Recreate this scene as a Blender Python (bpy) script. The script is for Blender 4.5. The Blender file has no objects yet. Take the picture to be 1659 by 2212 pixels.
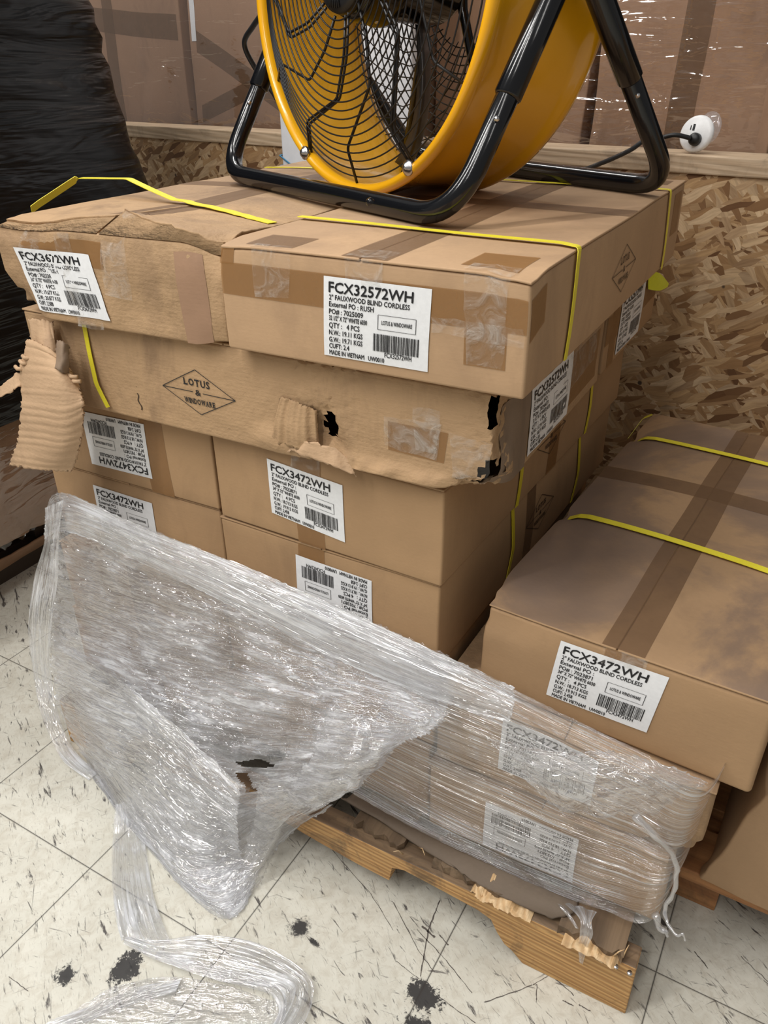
import bpy, bmesh, math, random
from mathutils import Vector, Matrix, noise, Quaternion

S = bpy.context.scene
COL = S.collection
PI = math.pi
rnd = random.Random(7)

# ------------------------------------------------------------------ camera
CX, CY, CZ, YAW, PITCH, ROLL, FPX = 0.6696, -0.7874, 1.2372, -0.5047, 0.5176, -0.0114, 1709.25
cy_, sy_, cp_, sp_ = math.cos(YAW), math.sin(YAW), math.cos(PITCH), math.sin(PITCH)
FW = Vector((sy_*cp_, cy_*cp_, -sp_)); RT = Vector((cy_, -sy_, 0)); UP = RT.cross(FW)
RT2 = math.cos(ROLL)*RT + math.sin(ROLL)*UP; UP2 = -math.sin(ROLL)*RT + math.cos(ROLL)*UP
CAM = Vector((CX, CY, CZ))
cam = bpy.data.objects.new('camera', bpy.data.cameras.new('camera')); COL.objects.link(cam)
M = Matrix((RT2, UP2, -FW)).transposed().to_4x4(); M.translation = CAM
cam.matrix_world = M
cam.data.sensor_fit = 'VERTICAL'; cam.data.sensor_height = 24.0; cam.data.lens = 24.0*FPX/2212.0
cam.data.clip_start = 0.02
S.camera = cam
def at(px, py, ax, val):
    """point of the plane (axis ax = val) seen at photo position px, py (used to survey the place)"""
    d = FW*FPX + RT2*(px-829.5) - UP2*(py-1106.0)
    return CAM + d*((val-CAM[ax])/d[ax])

# ------------------------------------------------------------------ light
S.view_settings.view_transform = 'Standard'; S.view_settings.look = 'None'
S.view_settings.gamma = 1.0; S.view_settings.use_curve_mapping = False
S.view_settings.exposure = 0.0
S.cycles.transparent_max_bounces = 24
S.cycles.max_bounces = 8
W = bpy.data.worlds.new('warehouse_ambient'); S.world = W; W.use_nodes = True
bg = W.node_tree.nodes['Background']; bg.inputs[0].default_value = (1.0, 0.97, 0.93, 1); bg.inputs[1].default_value = 0.22
def area(name, loc, target, sx, sy, power, color=(1, 0.975, 0.94)):
    l = bpy.data.lights.new(name, 'AREA'); l.shape = 'RECTANGLE'; l.size = sx; l.size_y = sy; l.energy = power; l.color = color
    o = bpy.data.objects.new(name, l); COL.objects.link(o); o.location = loc
    o.rotation_euler = (Vector(target)-Vector(loc)).to_track_quat('-Z', 'Y').to_euler(); return o
for lx, ly, lz, pw in ((-1.2, -1.9, 3.3, 46), (-2.3, -0.6, 3.3, 30), (0.3, -2.7, 3.3, 26), (-1.6, 1.6, 3.6, 30), (-0.2, -0.9, 3.5, 16), (1.6, -1.2, 3.5, 10)):
    area('ceiling_lamp', (lx, ly, lz), (lx*0.75, ly*0.75, 0), 0.10, 2.4, pw*1.55)

# ------------------------------------------------------------------ materials
class NT:
    def __init__(s, name, rough=0.6, color=(0.8, 0.8, 0.8)):
        s.m = bpy.data.materials.new(name); s.m.use_nodes = True
        s.t = s.m.node_tree; s.b = s.t.nodes['Principled BSDF']; s.out = s.t.nodes['Material Output']
        s.b.inputs['Roughness'].default_value = rough; s.b.inputs['Base Color'].default_value = (*color, 1)
        s.tc = s.t.nodes.new('ShaderNodeTexCoord')
    def n(s, kind, **kw):
        nd = s.t.nodes.new('ShaderNode'+kind)
        for k, v in kw.items():
            if k.startswith('i_'): nd.inputs[k[2:].replace('_', ' ')].default_value = v
            else: setattr(nd, k, v)
        return nd
    def l(s, a, b): s.t.links.new(a, b)
    def mapping(s, src='Object', scale=(1, 1, 1), rot=(0, 0, 0), loc=(0, 0, 0)):
        mp = s.n('Mapping'); mp.inputs['Scale'].default_value = scale; mp.inputs['Rotation'].default_value = rot; mp.inputs['Location'].default_value = loc
        s.l(s.tc.outputs[src] if isinstance(src, str) else src, mp.inputs['Vector']); return mp.outputs[0]
    def noise(s, vec, scale, detail=4, rough=0.55, dist=0.0):
        nd = s.n('TexNoise'); nd.inputs['Scale'].default_value = scale; nd.inputs['Detail'].default_value = detail
        nd.inputs['Roughness'].default_value = rough; nd.inputs['Distortion'].default_value = dist
        s.l(vec, nd.inputs['Vector']); return nd.outputs['Fac']
    def ramp(s, fac, stops, interp='LINEAR'):
        r = s.n('ValToRGB'); r.color_ramp.interpolation = interp
        e = r.color_ramp.elements
        while len(e) < len(stops): e.new(0.5)
        for el, (p, c) in zip(e, stops):
            el.position = p; el.color = (c, c, c, 1) if isinstance(c, (int, float)) else (*c, 1)
        s.l(fac, r.inputs[0]); return r.outputs[0]
    def mix(s, fac, a, b, mode='MIX'):
        x = s.n('Mix', data_type='RGBA', blend_type=mode)
        for v, i in ((fac, 0), (a, 6), (b, 7)):
            if isinstance(v, (int, float)): x.inputs[i].default_value = v if i == 0 else (v, v, v, 1)
            elif isinstance(v, tuple): x.inputs[i].default_value = (*v, 1)
            else: s.l(v, x.inputs[i])
        return x.outputs[2]
    def math(s, op, a, b=0.0, clamp=False):
        x = s.n('Math', operation=op, use_clamp=clamp)
        for v, i in ((a, 0), (b, 1)):
            if isinstance(v, (int, float)): x.inputs[i].default_value = v
            else: s.l(v, x.inputs[i])
        return x.outputs[0]
    def bump(s, h, strength, dist=0.001, normal=None):
        x = s.n('Bump'); x.inputs['Strength'].default_value = strength; x.inputs['Distance'].default_value = dist
        s.l(h, x.inputs['Height'])
        if normal is not None: s.l(normal, x.inputs['Normal'])
        s.l(x.outputs[0], s.b.inputs['Normal']); return x.outputs[0]
    def base(s, c): s.l(c, s.b.inputs['Base Color'])

def card_mat(name, c, dust=0.0, stain=0.25, wrinkle=0.15):
    k = NT(name, 0.78)
    info = k.n('ObjectInfo')
    add = k.n('VectorMath', operation='ADD'); k.l(k.tc.outputs['Object'], add.inputs[0]); k.l(info.outputs['Random'], add.inputs[1])
    v = add.outputs[0]
    big = k.noise(v, 5, 5, 0.6); fib = k.noise(k.mapping(v, (1, 1, 6)), 160, 3)
    col = k.mix(k.ramp(big, [(0.3, 0.0), (0.7, 1.0)]), tuple(x*0.90 for x in c), tuple(min(1, x*1.06) for x in c))
    col = k.mix(k.ramp(fib, [(0.3, 0.0), (0.7, 0.22)]), col, tuple(x*0.72 for x in c))
    sm = k.noise(k.mapping(v, (3, 3, 1.2)), 3.2, 6, 0.65, 0.6)
    col = k.mix(k.ramp(sm, [(0.52, 0.0), (0.70, stain)]), col, (c[0]*0.42, c[1]*0.40, c[2]*0.42))
    if dust:
        geo = k.n('NewGeometry'); sx = k.n('SeparateXYZ'); k.l(geo.outputs['Normal'], sx.inputs[0])
        up = k.ramp(sx.outputs[2], [(0.7, 0.0), (0.95, 1.0)])
        d = k.noise(v, 2.6, 7, 0.62, 0.8)
        patch = k.ramp(d, [(0.42, 0.15), (0.50, 0.75), (0.62, 1.0)])
        col = k.mix(k.math('MULTIPLY', k.math('MULTIPLY', up, patch), dust), col, (0.185, 0.125, 0.090))
    k.base(col)
    wr = k.noise(v, 14, 5, 0.6); 
    flute = k.n('TexWave', wave_type='BANDS', bands_direction='Z'); flute.inputs['Scale'].default_value = 55; flute.inputs['Distortion'].default_value = 0.6
    k.l(v, flute.inputs['Vector'])
    h = k.math('ADD', wr, k.math('MULTIPLY', flute.outputs['Fac'], 0.012)); h = k.math('ADD', h, k.math('MULTIPLY', fib, 0.05))
    k.bump(h, wrinkle, 0.01)
    return k.m
M_CARD = card_mat('cardboard', (0.415, 0.258, 0.132), dust=0.35)
M_CARDP = card_mat('cardboard_pale', (0.48, 0.308, 0.172), dust=0.25)
M_CARDW = card_mat('cardboard_worn', (0.44, 0.282, 0.150), dust=0.4, stain=0.6, wrinkle=0.8)
M_CARDD = card_mat('cardboard_dusty', (0.40, 0.250, 0.130), dust=1.0, stain=0.3)
M_CARDB = card_mat('cardboard_brown', (0.36, 0.215, 0.130), dust=0.0, stain=0.35)
M_CARDT = card_mat('cardboard_inner', (0.52, 0.345, 0.205), stain=0.35, wrinkle=0.6)
M_KRAFT = card_mat('grey_kraft', (0.235, 0.165, 0.11), stain=0.4)

def tape_mat(name, c, alpha, rough, crinkle, ht=0.5):
    k = NT(name, rough, c)
    n1 = k.noise(k.tc.outputs['Object'], 38, 5, 0.6, 1.2); n2 = k.noise(k.tc.outputs['Object'], 9, 3)
    k.b.inputs['Alpha'].default_value = alpha
    a = k.ramp(n1, [(0.45, alpha), (0.75, min(1, alpha+0.25*crinkle))]); k.l(a, k.b.inputs['Alpha'])
    k.bump(k.math('ADD', k.math('MULTIPLY', n1, crinkle), n2), ht, 0.006)
    return k.m
M_TAPE = tape_mat('brown_tape', (0.30, 0.150, 0.050), 0.62, 0.36, 0.25, 0.25)
M_TAPED = tape_mat('dusty_brown_tape', (0.185, 0.105, 0.055), 0.55, 0.45, 0.25, 0.25)
M_CTAPE = tape_mat('clear_tape', (0.72, 0.68, 0.62), 0.05, 0.10, 1.3, 1.0)

def simple(name, c, rough=0.5, metal=0.0, coat=0.0, bump=0.0, bs=200):
    k = NT(name, rough, c); k.b.inputs['Metallic'].default_value = metal
    if coat: k.b.inputs['Coat Weight'].default_value = coat; k.b.inputs['Coat Roughness'].default_value = 0.08
    nz = k.noise(k.tc.outputs['Object'], bs, 3)
    k.base(k.mix(k.ramp(nz, [(0.35, 0.0), (0.7, 0.35)]), c, tuple(x*0.82 for x in c)))
    if bump: k.bump(nz, bump, 0.002)
    return k.m
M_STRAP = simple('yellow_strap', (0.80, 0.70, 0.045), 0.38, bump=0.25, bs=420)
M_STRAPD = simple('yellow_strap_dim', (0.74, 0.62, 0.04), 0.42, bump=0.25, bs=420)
M_PAPER = simple('label_paper', (0.80, 0.81, 0.82), 0.5)
M_INK = simple('black_ink', (0.012, 0.012, 0.014), 0.5)
M_INKB = simple('brown_ink', (0.05, 0.028, 0.014), 0.6)
M_BLACK = simple('black_enamel', (0.004, 0.0045, 0.006), 0.16, coat=0.15)
M_WIRE = simple('dark_wire', (0.018, 0.017, 0.017), 0.35, metal=0.3)
M_CORD = simple('black_rubber', (0.010, 0.010, 0.011), 0.45)
M_STEEL = simple('zinc_bolt', (0.62, 0.62, 0.64), 0.25, metal=1.0)
M_BLADE = simple('blade_metal', (0.045, 0.042, 0.042), 0.4, metal=0.5)
M_WHITE = simple('white_plastic', (0.80, 0.80, 0.80), 0.35)
M_FOAM = simple('white_board', (0.70, 0.71, 0.74), 0.6, bump=0.1, bs=40)
M_BLUE = simple('blue_band', (0.04, 0.19, 0.34), 0.4)
M_STICK = simple('yellow_sticker', (0.78, 0.85, 0.03), 0.4)
M_DARK = simple('shaded_backdrop', (0.03, 0.026, 0.024), 0.9)

def yellow():
    k = NT('yellow_enamel', 0.24, (0.86, 0.42, 0.008)); k.b.inputs['Coat Weight'].default_value = 0.5
    v = k.tc.outputs['Object']
    n1 = k.noise(v, 22, 6, 0.7); n2 = k.noise(v, 3, 4)
    c = k.mix(k.ramp(n2, [(0.3, 0.0), (0.7, 0.5)]), (0.86, 0.43, 0.008), (0.74, 0.33, 0.008))
    c = k.mix(k.ramp(n1, [(0.70, 0.0), (0.76, 0.8)]), c, (0.25, 0.11, 0.02))
    k.base(c); k.bump(k.noise(v, 7, 2), 0.08, 0.01); return k.m
M_YEL = yellow()

def osb():
    k = NT('osb', 0.7); v = k.tc.outputs['Object']
    warp = k.n('TexNoise'); warp.inputs['Scale'].default_value = 9; k.l(v, warp.inputs['Vector'])
    va = k.n('VectorMath', operation='MULTIPLY_ADD'); k.l(warp.outputs['Color'], va.inputs[0]); va.inputs[1].default_value = (0.035,)*3; k.l(v, va.inputs[2])
    cur = None; h = None
    for i, (ang, sc) in enumerate([(0.3, (26, 26, 78)), (1.05, (30, 30, 86)), (-0.65, (24, 24, 90)), (0.0, (34, 34, 110)), (0.15, (22, 22, 80)), (-0.9, (28, 28, 92)), (0.45, (26, 26, 96))]):
        r = k.mapping(va.outputs[0], (0.80, 0.80, 0.80), (0, ang, 0), (i*3.1, 0, i*1.7))
        vo = k.n('TexVoronoi'); vo.inputs['Scale'].default_value = 1.0; vo.inputs['Randomness'].default_value = 1.0
        k.l(k.mapping(r, sc), vo.inputs['Vector'])
        sp = k.n('SeparateColor'); k.l(vo.outputs['Color'], sp.inputs[0])
        c = k.ramp(sp.outputs[0], [(0.0, (0.13, 0.055, 0.018)), (0.2, (0.33, 0.18, 0.075)), (0.45, (0.52, 0.33, 0.16)), (0.75, (0.70, 0.51, 0.31)), (1.0, (0.38, 0.22, 0.10))])
        grain = k.noise(k.mapping(r, (30, 30, 260)), 1.0, 3)
        c = k.mix(k.ramp(grain, [(0.35, 0.0), (0.7, 0.45)]), c, (0.18, 0.09, 0.035))
        if cur is None: cur, h = c, sp.outputs[1]
        else:
            pick = k.math('GREATER_THAN', sp.outputs[2], 0.52)
            cur = k.mix(pick, cur, c)
            x = k.n('Mix', data_type='FLOAT'); k.l(pick, x.inputs[0]); k.l(h, x.inputs[2]); k.l(sp.outputs[1], x.inputs[3]); h = x.outputs[0]
    vd = k.n('TexVoronoi'); vd.inputs['Scale'].default_value = 9; k.l(v, vd.inputs['Vector'])
    cur = k.mix(k.ramp(vd.outputs['Distance'], [(0.045, 0.9), (0.06, 0.0)]), cur, (0.02, 0.012, 0.01))
    k.base(k.mix(k.ramp(h, [(0.0, 0.35), (0.35, 0.0)]), cur, (0.10, 0.045, 0.018))); k.bump(h, 0.4, 0.004); return k.m
M_OSB = osb()

def wood(name, c1, c2, axis, dirt=0.4, ring=46):
    k = NT(name, 0.65); v = k.tc.outputs['Object']
    st = [1.0, 1.0, 1.0]; st[axis] = 0.06
    m = k.mapping(v, tuple(st))
    w = k.n('TexWave', wave_type='BANDS', bands_direction='DIAGONAL' if axis != 2 else 'X'); w.inputs['Scale'].default_value = ring; w.inputs['Distortion'].default_value = 5; w.inputs['Detail'].default_value = 3; w.inputs['Detail Scale'].default_value = 1.2
    k.l(m, w.inputs['Vector'])
    col = k.mix(w.outputs['Fac'], c1, c2)
    st2 = [160, 160, 160]; st2[axis] = 6
    g = k.noise(k.mapping(v, tuple(st2)), 1, 4)
    col = k.mix(k.ramp(g, [(0.4, 0.0), (0.75, 0.5)]), col, tuple(x*0.5 for x in c2))
    d = k.noise(v, 9, 6, 0.7, 1.5)
    col = k.mix(k.ramp(d, [(0.50, 0.0), (0.66, dirt)]), col, (0.045, 0.035, 0.025))
    k.base(col); k.bump(k.math('ADD', g, w.outputs['Fac']), 0.3, 0.002); return k.m
M_PINE = wood('pallet_pine', (0.60, 0.36, 0.14), (0.40, 0.205, 0.07), 0, 0.65, 70)
M_WTOP = wood('weathered_top', (0.23, 0.15, 0.085), (0.15, 0.095, 0.055), 0, 0.75, 20)
M_SLIP = card_mat('slip_kraft', (0.15, 0.112, 0.080), stain=0.5)
M_GREYW = wood('weathered_deck', (0.20, 0.135, 0.08), (0.13, 0.085, 0.05), 1, 0.6, 9)
M_CAP = wood('cap_lumber', (0.62, 0.47, 0.32), (0.50, 0.36, 0.23), 0, 0.25)
M_SPLIT = wood('fresh_split_wood', (0.72, 0.52, 0.30), (0.58, 0.37, 0.18), 1, 0.2)
M_REDW = wood('reddish_pallet_wood', (0.46, 0.22, 0.085), (0.33, 0.14, 0.05), 0, 0.4, 12)

def floor_mat():
    k = NT('vinyl_tile_floor', 0.38); v = k.tc.outputs['Object']
    m = k.mapping(v, (1/0.3048,)*3, (0, 0, 0), (0, 0, 0))
    sp = k.n('SeparateXYZ'); k.l(m, sp.inputs[0])
    def edge(s):
        f = k.math('FRACT', s); return k.math('MINIMUM', f, k.math('SUBTRACT', 1.0, f))
    e = k.math('MINIMUM', edge(sp.outputs[0]), edge(sp.outputs[1]))
    n1 = k.noise(v, 7, 6, 0.6); n2 = k.noise(v, 45, 5, 0.7, 0.8)
    c = k.mix(k.ramp(n1, [(0.3, 0.0), (0.7, 1.0)]), (0.54, 0.525, 0.455), (0.66, 0.645, 0.57))
    c = k.mix(k.ramp(n2, [(0.45, 0.0), (0.72, 0.55)]), c, (0.40, 0.355, 0.28))
    for ang, sc, lo, hi, amt in [(0.55, (12, 60, 1), 0.645, 0.67, 0.9), (0.45, (26, 130, 1), 0.65, 0.68, 0.8), (0.8, (14, 150, 1), 0.66, 0.69, 0.7), (-0.2, (20, 120, 1), 0.67, 0.70, 0.7), (-0.85, (12, 140, 1), 0.68, 0.71, 0.6)]:
        s = k.noise(k.mapping(k.mapping(v, (1, 1, 1), (0, 0, ang)), sc), 1.0, 6, 0.62, 0.5)
        c = k.mix(k.ramp(s, [(lo-0.03, 0.0), (hi, amt)]), c, (0.035, 0.028, 0.03))
    fine = k.noise(k.mapping(k.mapping(v, (1, 1, 1), (0, 0, 0.6)), (60, 400, 1)), 1.0, 3, 0.6)
    c = k.mix(k.ramp(fine, [(0.60, 0.0), (0.70, 0.45)]), c, (0.16, 0.13, 0.11))
    # tyre-rubber blobs with shapes of their own
    org = (-0.2322, -0.2473)
    for (bx, by, r, sx, sy) in [(0.385, -0.153, 0.030, 1, 1.25), (-0.045, -0.345, 0.034, 1.5, 1), (0.19, -0.165, 0.012, 1.0, 2.0), (0.155, -0.155, 0.018, 1, 1), (0.40, -0.20, 0.020, 0.6, 1), (-0.12, -0.40, 0.016, 1, 1)]:
        mp = k.mapping(v, (sx, sy, 1), (0, 0, 0), (-(bx-org[0])*sx, -(by-org[1])*sy, 0))
        ln = k.n('VectorMath', operation='LENGTH'); k.l(mp, ln.inputs[0])
        nz = k.noise(v, 70, 6, 0.8, 0.3)
        dd = k.math('ADD', ln.outputs['Value'], k.math('MULTIPLY', k.math('SUBTRACT', nz, 0.5), r*3.2))
        c = k.mix(k.ramp(dd, [(r*0.80, 0.96), (r*0.92, 0.0)]), c, (0.014, 0.013, 0.015))
    c = k.mix(k.ramp(e, [(0.0022, 1.0), (0.0045, 0.0)]), c, (0.03, 0.025, 0.022))
    k.base(c)
    k.l(k.ramp(n2, [(0.3, 0.30), (0.7, 0.55)]), k.b.inputs['Roughness'])
    k.bump(k.ramp(e, [(0.002, 0.0), (0.008, 1.0)]), 0.4, 0.001); return k.m
M_FLOOR = floor_mat()

def film(name, haze, sa, sb, strength, streak_lo, streak_hi, tint=(0.78, 0.80, 0.84), fine=1.0, rough=0.09, bdist=0.006, gl0=0.04, base=0.16):
    """clear stretch film: see-through sheet with milky creases and a wet gloss"""
    k = NT(name, rough); t = k.t; t.nodes.remove(k.b)
    uv = k.tc.outputs['UV']
    mp = k.mapping(uv, (sa, sb, 1)); mp2 = k.mapping(uv, (sa*4.5*fine, sb*3.2*fine, 1), (0, 0, 0.12))
    w1 = k.noise(mp, 1.0, 2, 0.5, 0.8); w2 = k.noise(mp2, 1.0, 2, 0.5, 0.9)
    st = k.noise(mp, 1.7, 6, 0.66, 0.8)
    broad = k.noise(uv, 8, 4, 0.6, 1.0)
    h = k.math('ADD', k.math('ABSOLUTE', k.math('SUBTRACT', w1, 0.5)), k.math('MULTIPLY', w2, 0.30))
    bp = k.n('Bump'); bp.inputs['Strength'].default_value = strength; bp.inputs['Distance'].default_value = bdist; k.l(h, bp.inputs['Height'])
    tr = k.n('BsdfTransparent'); tr.inputs[0].default_value = (0.96, 0.96, 0.97, 1)
    gl = k.n('BsdfGlossy'); gl.inputs['Roughness'].default_value = rough; gl.inputs['Color'].default_value = (1, 1, 1, 1); k.l(bp.outputs[0], gl.inputs['Normal'])
    df = k.n('BsdfDiffuse'); df.inputs[0].default_value = (*tint, 1)
    tl = k.n('BsdfTranslucent'); tl.inputs[0].default_value = (*tint, 1)
    milk = k.n('MixShader'); milk.inputs[0].default_value = 0.30; k.l(df.outputs[0], milk.inputs[1]); k.l(tl.outputs[0], milk.inputs[2])
    s = k.math('MULTIPLY', k.ramp(st, [(streak_lo, 0.0), (streak_hi, 1.0)]), k.ramp(broad, [(0.36, 0.12), (0.64, 1.15)]))
    hz = k.math('ADD', k.math('MULTIPLY', s, haze), k.math('MULTIPLY', k.ramp(broad, [(0.35, 0.35), (0.65, 1.5)]), base), True)
    m1 = k.n('MixShader'); k.l(hz, m1.inputs[0]); k.l(tr.outputs[0], m1.inputs[1]); k.l(milk.outputs[0], m1.inputs[2])
    geo = k.n('NewGeometry'); dp = k.n('VectorMath', operation='DOT_PRODUCT'); k.l(geo.outputs['Incoming'], dp.inputs[0]); k.l(bp.outputs[0], dp.inputs[1])
    fc = k.math('SUBTRACT', 1.0, k.math('ABSOLUTE', dp.outputs['Value']), True)
    ff = k.math('ADD', k.math('MULTIPLY', k.math('POWER', fc, 4.0), 0.55), gl0, True)
    m2 = k.n('MixShader'); k.l(ff, m2.inputs[0]); k.l(m1.outputs[0], m2.inputs[1]); k.l(gl.outputs[0], m2.inputs[2])
    k.l(m2.outputs[0], k.out.inputs[0]); return k.m
M_FILM = film('stretch_film', 0.58, 10, 55, 1.0, 0.48, 0.62, bdist=0.018, base=0.27, gl0=0.22)
M_FILMT = film('stretch_film_taut', 0.62, 1.1, 110, 1.0, 0.51, 0.64, fine=0.8, bdist=0.010, base=0.07, gl0=0.18)
M_FILMS = film('stretch_film_streaked', 0.85, 0.9, 210, 1.0, 0.50, 0.60, fine=0.7, bdist=0.006, base=0.05, gl0=0.20)
M_FILMR = film('stretch_film_rope', 0.80, 3.5, 80, 1.0, 0.46, 0.62, fine=0.9, bdist=0.014, base=0.30, gl0=0.20)
M_FILMC = film('stretch_film_clear', 0.30, 14, 40, 1.0, 0.50, 0.68, rough=0.07, bdist=0.020, base=0.14, gl0=0.22)
M_FILMB = film('stretch_film_back', 0.04, 2, 12, 1.0, 0.60, 0.75, rough=0.06, bdist=0.014, base=0.0, gl0=0.12)
def black_film():
    k = NT('black_film', 0.3, (0.003, 0.003, 0.0035)); v = k.tc.outputs['Object']
    k.b.inputs['Specular IOR Level'].default_value = 0.35
    w = k.noise(k.mapping(v, (1.6, 1.6, 11), (0.35, 0.35, 0)), 1.6, 3, 0.5, 0.8)
    w2 = k.noise(k.mapping(v, (3, 3, 34), (0.25, 0.45, 0)), 1.6, 2, 0.5, 0.6)
    k.bump(k.math('ADD', w, k.math('MULTIPLY', w2, 0.25)), 0.7, 0.04); return k.m
M_BFILM = black_film()

# ------------------------------------------------------------------ object helpers
def mesh_obj(name, verts, faces, mat, parent=None, smooth=True, uvs=None):
    me = bpy.data.meshes.new(name); me.from_pydata([tuple(v) for v in verts], [], faces)
    if mat: me.materials.append(mat)
    if smooth: me.polygons.foreach_set('use_smooth', [True]*len(me.polygons))
    if uvs:
        lay = me.uv_layers.new(name='uv')
        for lp in me.loops: lay.data[lp.index].uv = uvs[lp.vertex_index]
    me.update()
    o = bpy.data.objects.new(name, me); COL.objects.link(o)
    if parent: o.parent = parent
    return o
def thing(name, label, cat, loc=(0, 0, 0), rz=0.0, group=None):
    o = bpy.data.objects.new(name, None); COL.objects.link(o); o.empty_display_size = 0.05
    o.location = loc; o.rotation_euler = (0, 0, rz); tag(o, label, cat, group); return o
def tag(o, label, cat, group=None, kind=None):
    o['label'] = label; o['category'] = cat
    if group: o['group'] = group
    if kind: o['kind'] = kind
    return o
def struct(o): o['kind'] = 'structure'; return o
class MB:
    def __init__(s): s.v = []; s.f = []
    def add(s, vs, fs):
        b = len(s.v); s.v += [Vector(v) for v in vs]; s.f += [tuple(i+b for i in f) for f in fs]; return s
    def box(s, a, b, rot=None, org=None):
        x0, y0, z0 = a; x1, y1, z1 = b
        vs = [Vector(p) for p in ((x0, y0, z0), (x1, y0, z0), (x1, y1, z0), (x0, y1, z0), (x0, y0, z1), (x1, y0, z1), (x1, y1, z1), (x0, y1, z1))]
        return s.add(vs, [(0, 3, 2, 1), (4, 5, 6, 7), (0, 1, 5, 4), (1, 2, 6, 5), (2, 3, 7, 6), (3, 0, 4, 7)])
    def tube(s, pts, r, n=12, close=False, caps=True):
        pts = [Vector(p) for p in pts]; N = len(pts); rings = []
        rr = r if isinstance(r, (list, tuple)) else [r]*N
        t0 = (pts[1]-pts[0]).normalized(); up = Vector((0, 0, 1)) if abs(t0.z) < 0.9 else Vector((1, 0, 0))
        nrm = (up - t0*up.dot(t0)).normalized()
        for i, p in enumerate(pts):
            if close: t = (pts[(i+1) % N]-pts[i-1]).normalized()
            else: t = (pts[min(i+1, N-1)]-pts[max(i-1, 0)]).normalized()
            nrm = (nrm - t*nrm.dot(t)).normalized(); b = t.cross(nrm)
            rings.append([p + (nrm*math.cos(2*PI*j/n) + b*math.sin(2*PI*j/n))*rr[i] for j in range(n)])
        vs = [v for rg in rings for v in rg]; fs = []
        for i in range(N if close else N-1):
            k = (i+1) % N
            for j in range(n): fs.append((i*n+j, i*n+(j+1) % n, k*n+(j+1) % n, k*n+j))
        if caps and not close: fs += [tuple(range(n))[::-1], tuple((N-1)*n+j for j in range(n))]
        return s.add(vs, fs)
    def lathe(s, prof, org, axis, n=72, close=False):
        """prof: list of (radius, distance along axis)"""
        axis = Vector(axis).normalized(); a = axis.orthogonal().normalized(); b = axis.cross(a); vs = []; m = len(prof)
        for i in range(n):
            t = 2*PI*i/n; d = a*math.cos(t) + b*math.sin(t)
            vs += [Vector(org) + d*r + axis*h for r, h in prof]
        fs = []
        for i in range(n):
            k = (i+1) % n
            for j in range(m if close else m-1): fs.append((i*m+j, k*m+j, k*m+(j+1) % m, i*m+(j+1) % m))
        return s.add(vs, fs)
    def build(s, name, mat, parent=None, smooth=True, bevel=0.0):
        o = mesh_obj(name, s.v, s.f, mat, parent, smooth)
        if bevel:
            md = o.modifiers.new('bevel', 'BEVEL'); md.width = bevel; md.segments = 2; md.limit_method = 'ANGLE'
        return o
def catmull(P, t):
    n = len(P)-1; x = min(max(t, 0), 1)*n; i = min(int(x), n-1); f = x-i
    p0, p1, p2, p3 = P[max(i-1, 0)], P[i], P[i+1], P[min(i+2, n)]
    return 0.5*((2*p1) + (p2-p0)*f + (2*p0-5*p1+4*p2-p3)*f*f + (3*p1-p0-3*p2+p3)*f**3)
def smooth_path(P, n): P = [Vector(p) for p in P]; return [catmull(P, i/(n-1)) for i in range(n)]
def round_path(P, rad, seg=6):
    """polyline with its corners rounded"""
    P = [Vector(p) for p in P]; out = [P[0]]
    for i in range(1, len(P)-1):
        a = (P[i-1]-P[i]); b = (P[i+1]-P[i]); r = min(rad, a.length*0.48, b.length*0.48)
        s, e = P[i]+a.normalized()*r, P[i]+b.normalized()*r
        for k in range(seg+1):
            t = k/seg; out.append(s*(1-t)**2 + P[i]*2*t*(1-t) + e*t*t)
    return out+[P[-1]]

# ------------------------------------------------------------------ lettering
_tc = {}
def glyphs(s):
    if s in _tc: return _tc[s]
    cu = bpy.data.curves.new('t', 'FONT'); cu.body = s; cu.size = 1.0; cu.resolution_u = 2; cu.fill_mode = 'FRONT'
    o = bpy.data.objects.new('t', cu); COL.objects.link(o)
    dg = bpy.context.evaluated_depsgraph_get(); me = bpy.data.meshes.new_from_object(o.evaluated_get(dg))
    vs = [(v.co.x, v.co.y) for v in me.vertices]; fs = [tuple(p.vertices) for p in me.polygons]
    bpy.data.objects.remove(o); bpy.data.curves.remove(cu); bpy.data.meshes.remove(me)
    xs = [v[0] for v in vs]; x0, x1 = min(xs), max(xs)
    vs = [((x-x0)/(x1-x0), y/0.70) for x, y in vs]
    _tc[s] = (vs, fs); return _tc[s]
SERIF = {'L': [(0.0, 1), (0.0, 0)], 'T': [(0.5, 0)], 'U': [(0.04, 1), (0.96, 1)], 'W': [(0.02, 1), (0.5, 1), (0.98, 1)], 'I': [(0.5, 1), (0.5, 0)], 'N': [(0.02, 1), (0.02, 0), (0.98, 1)], 'D': [(0.02, 1), (0.02, 0)], 'A': [(0.0, 0), (1.0, 0)], 'R': [(0.02, 1), (0.02, 0), (0.98, 0)], 'E': [(0.02, 1), (0.02, 0)]}
SW = {'I': 0.22, 'W': 1.15, 'O': 0.85, 'L': 0.62, 'E': 0.62, 'S': 0.55, 'T': 0.75}
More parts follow.
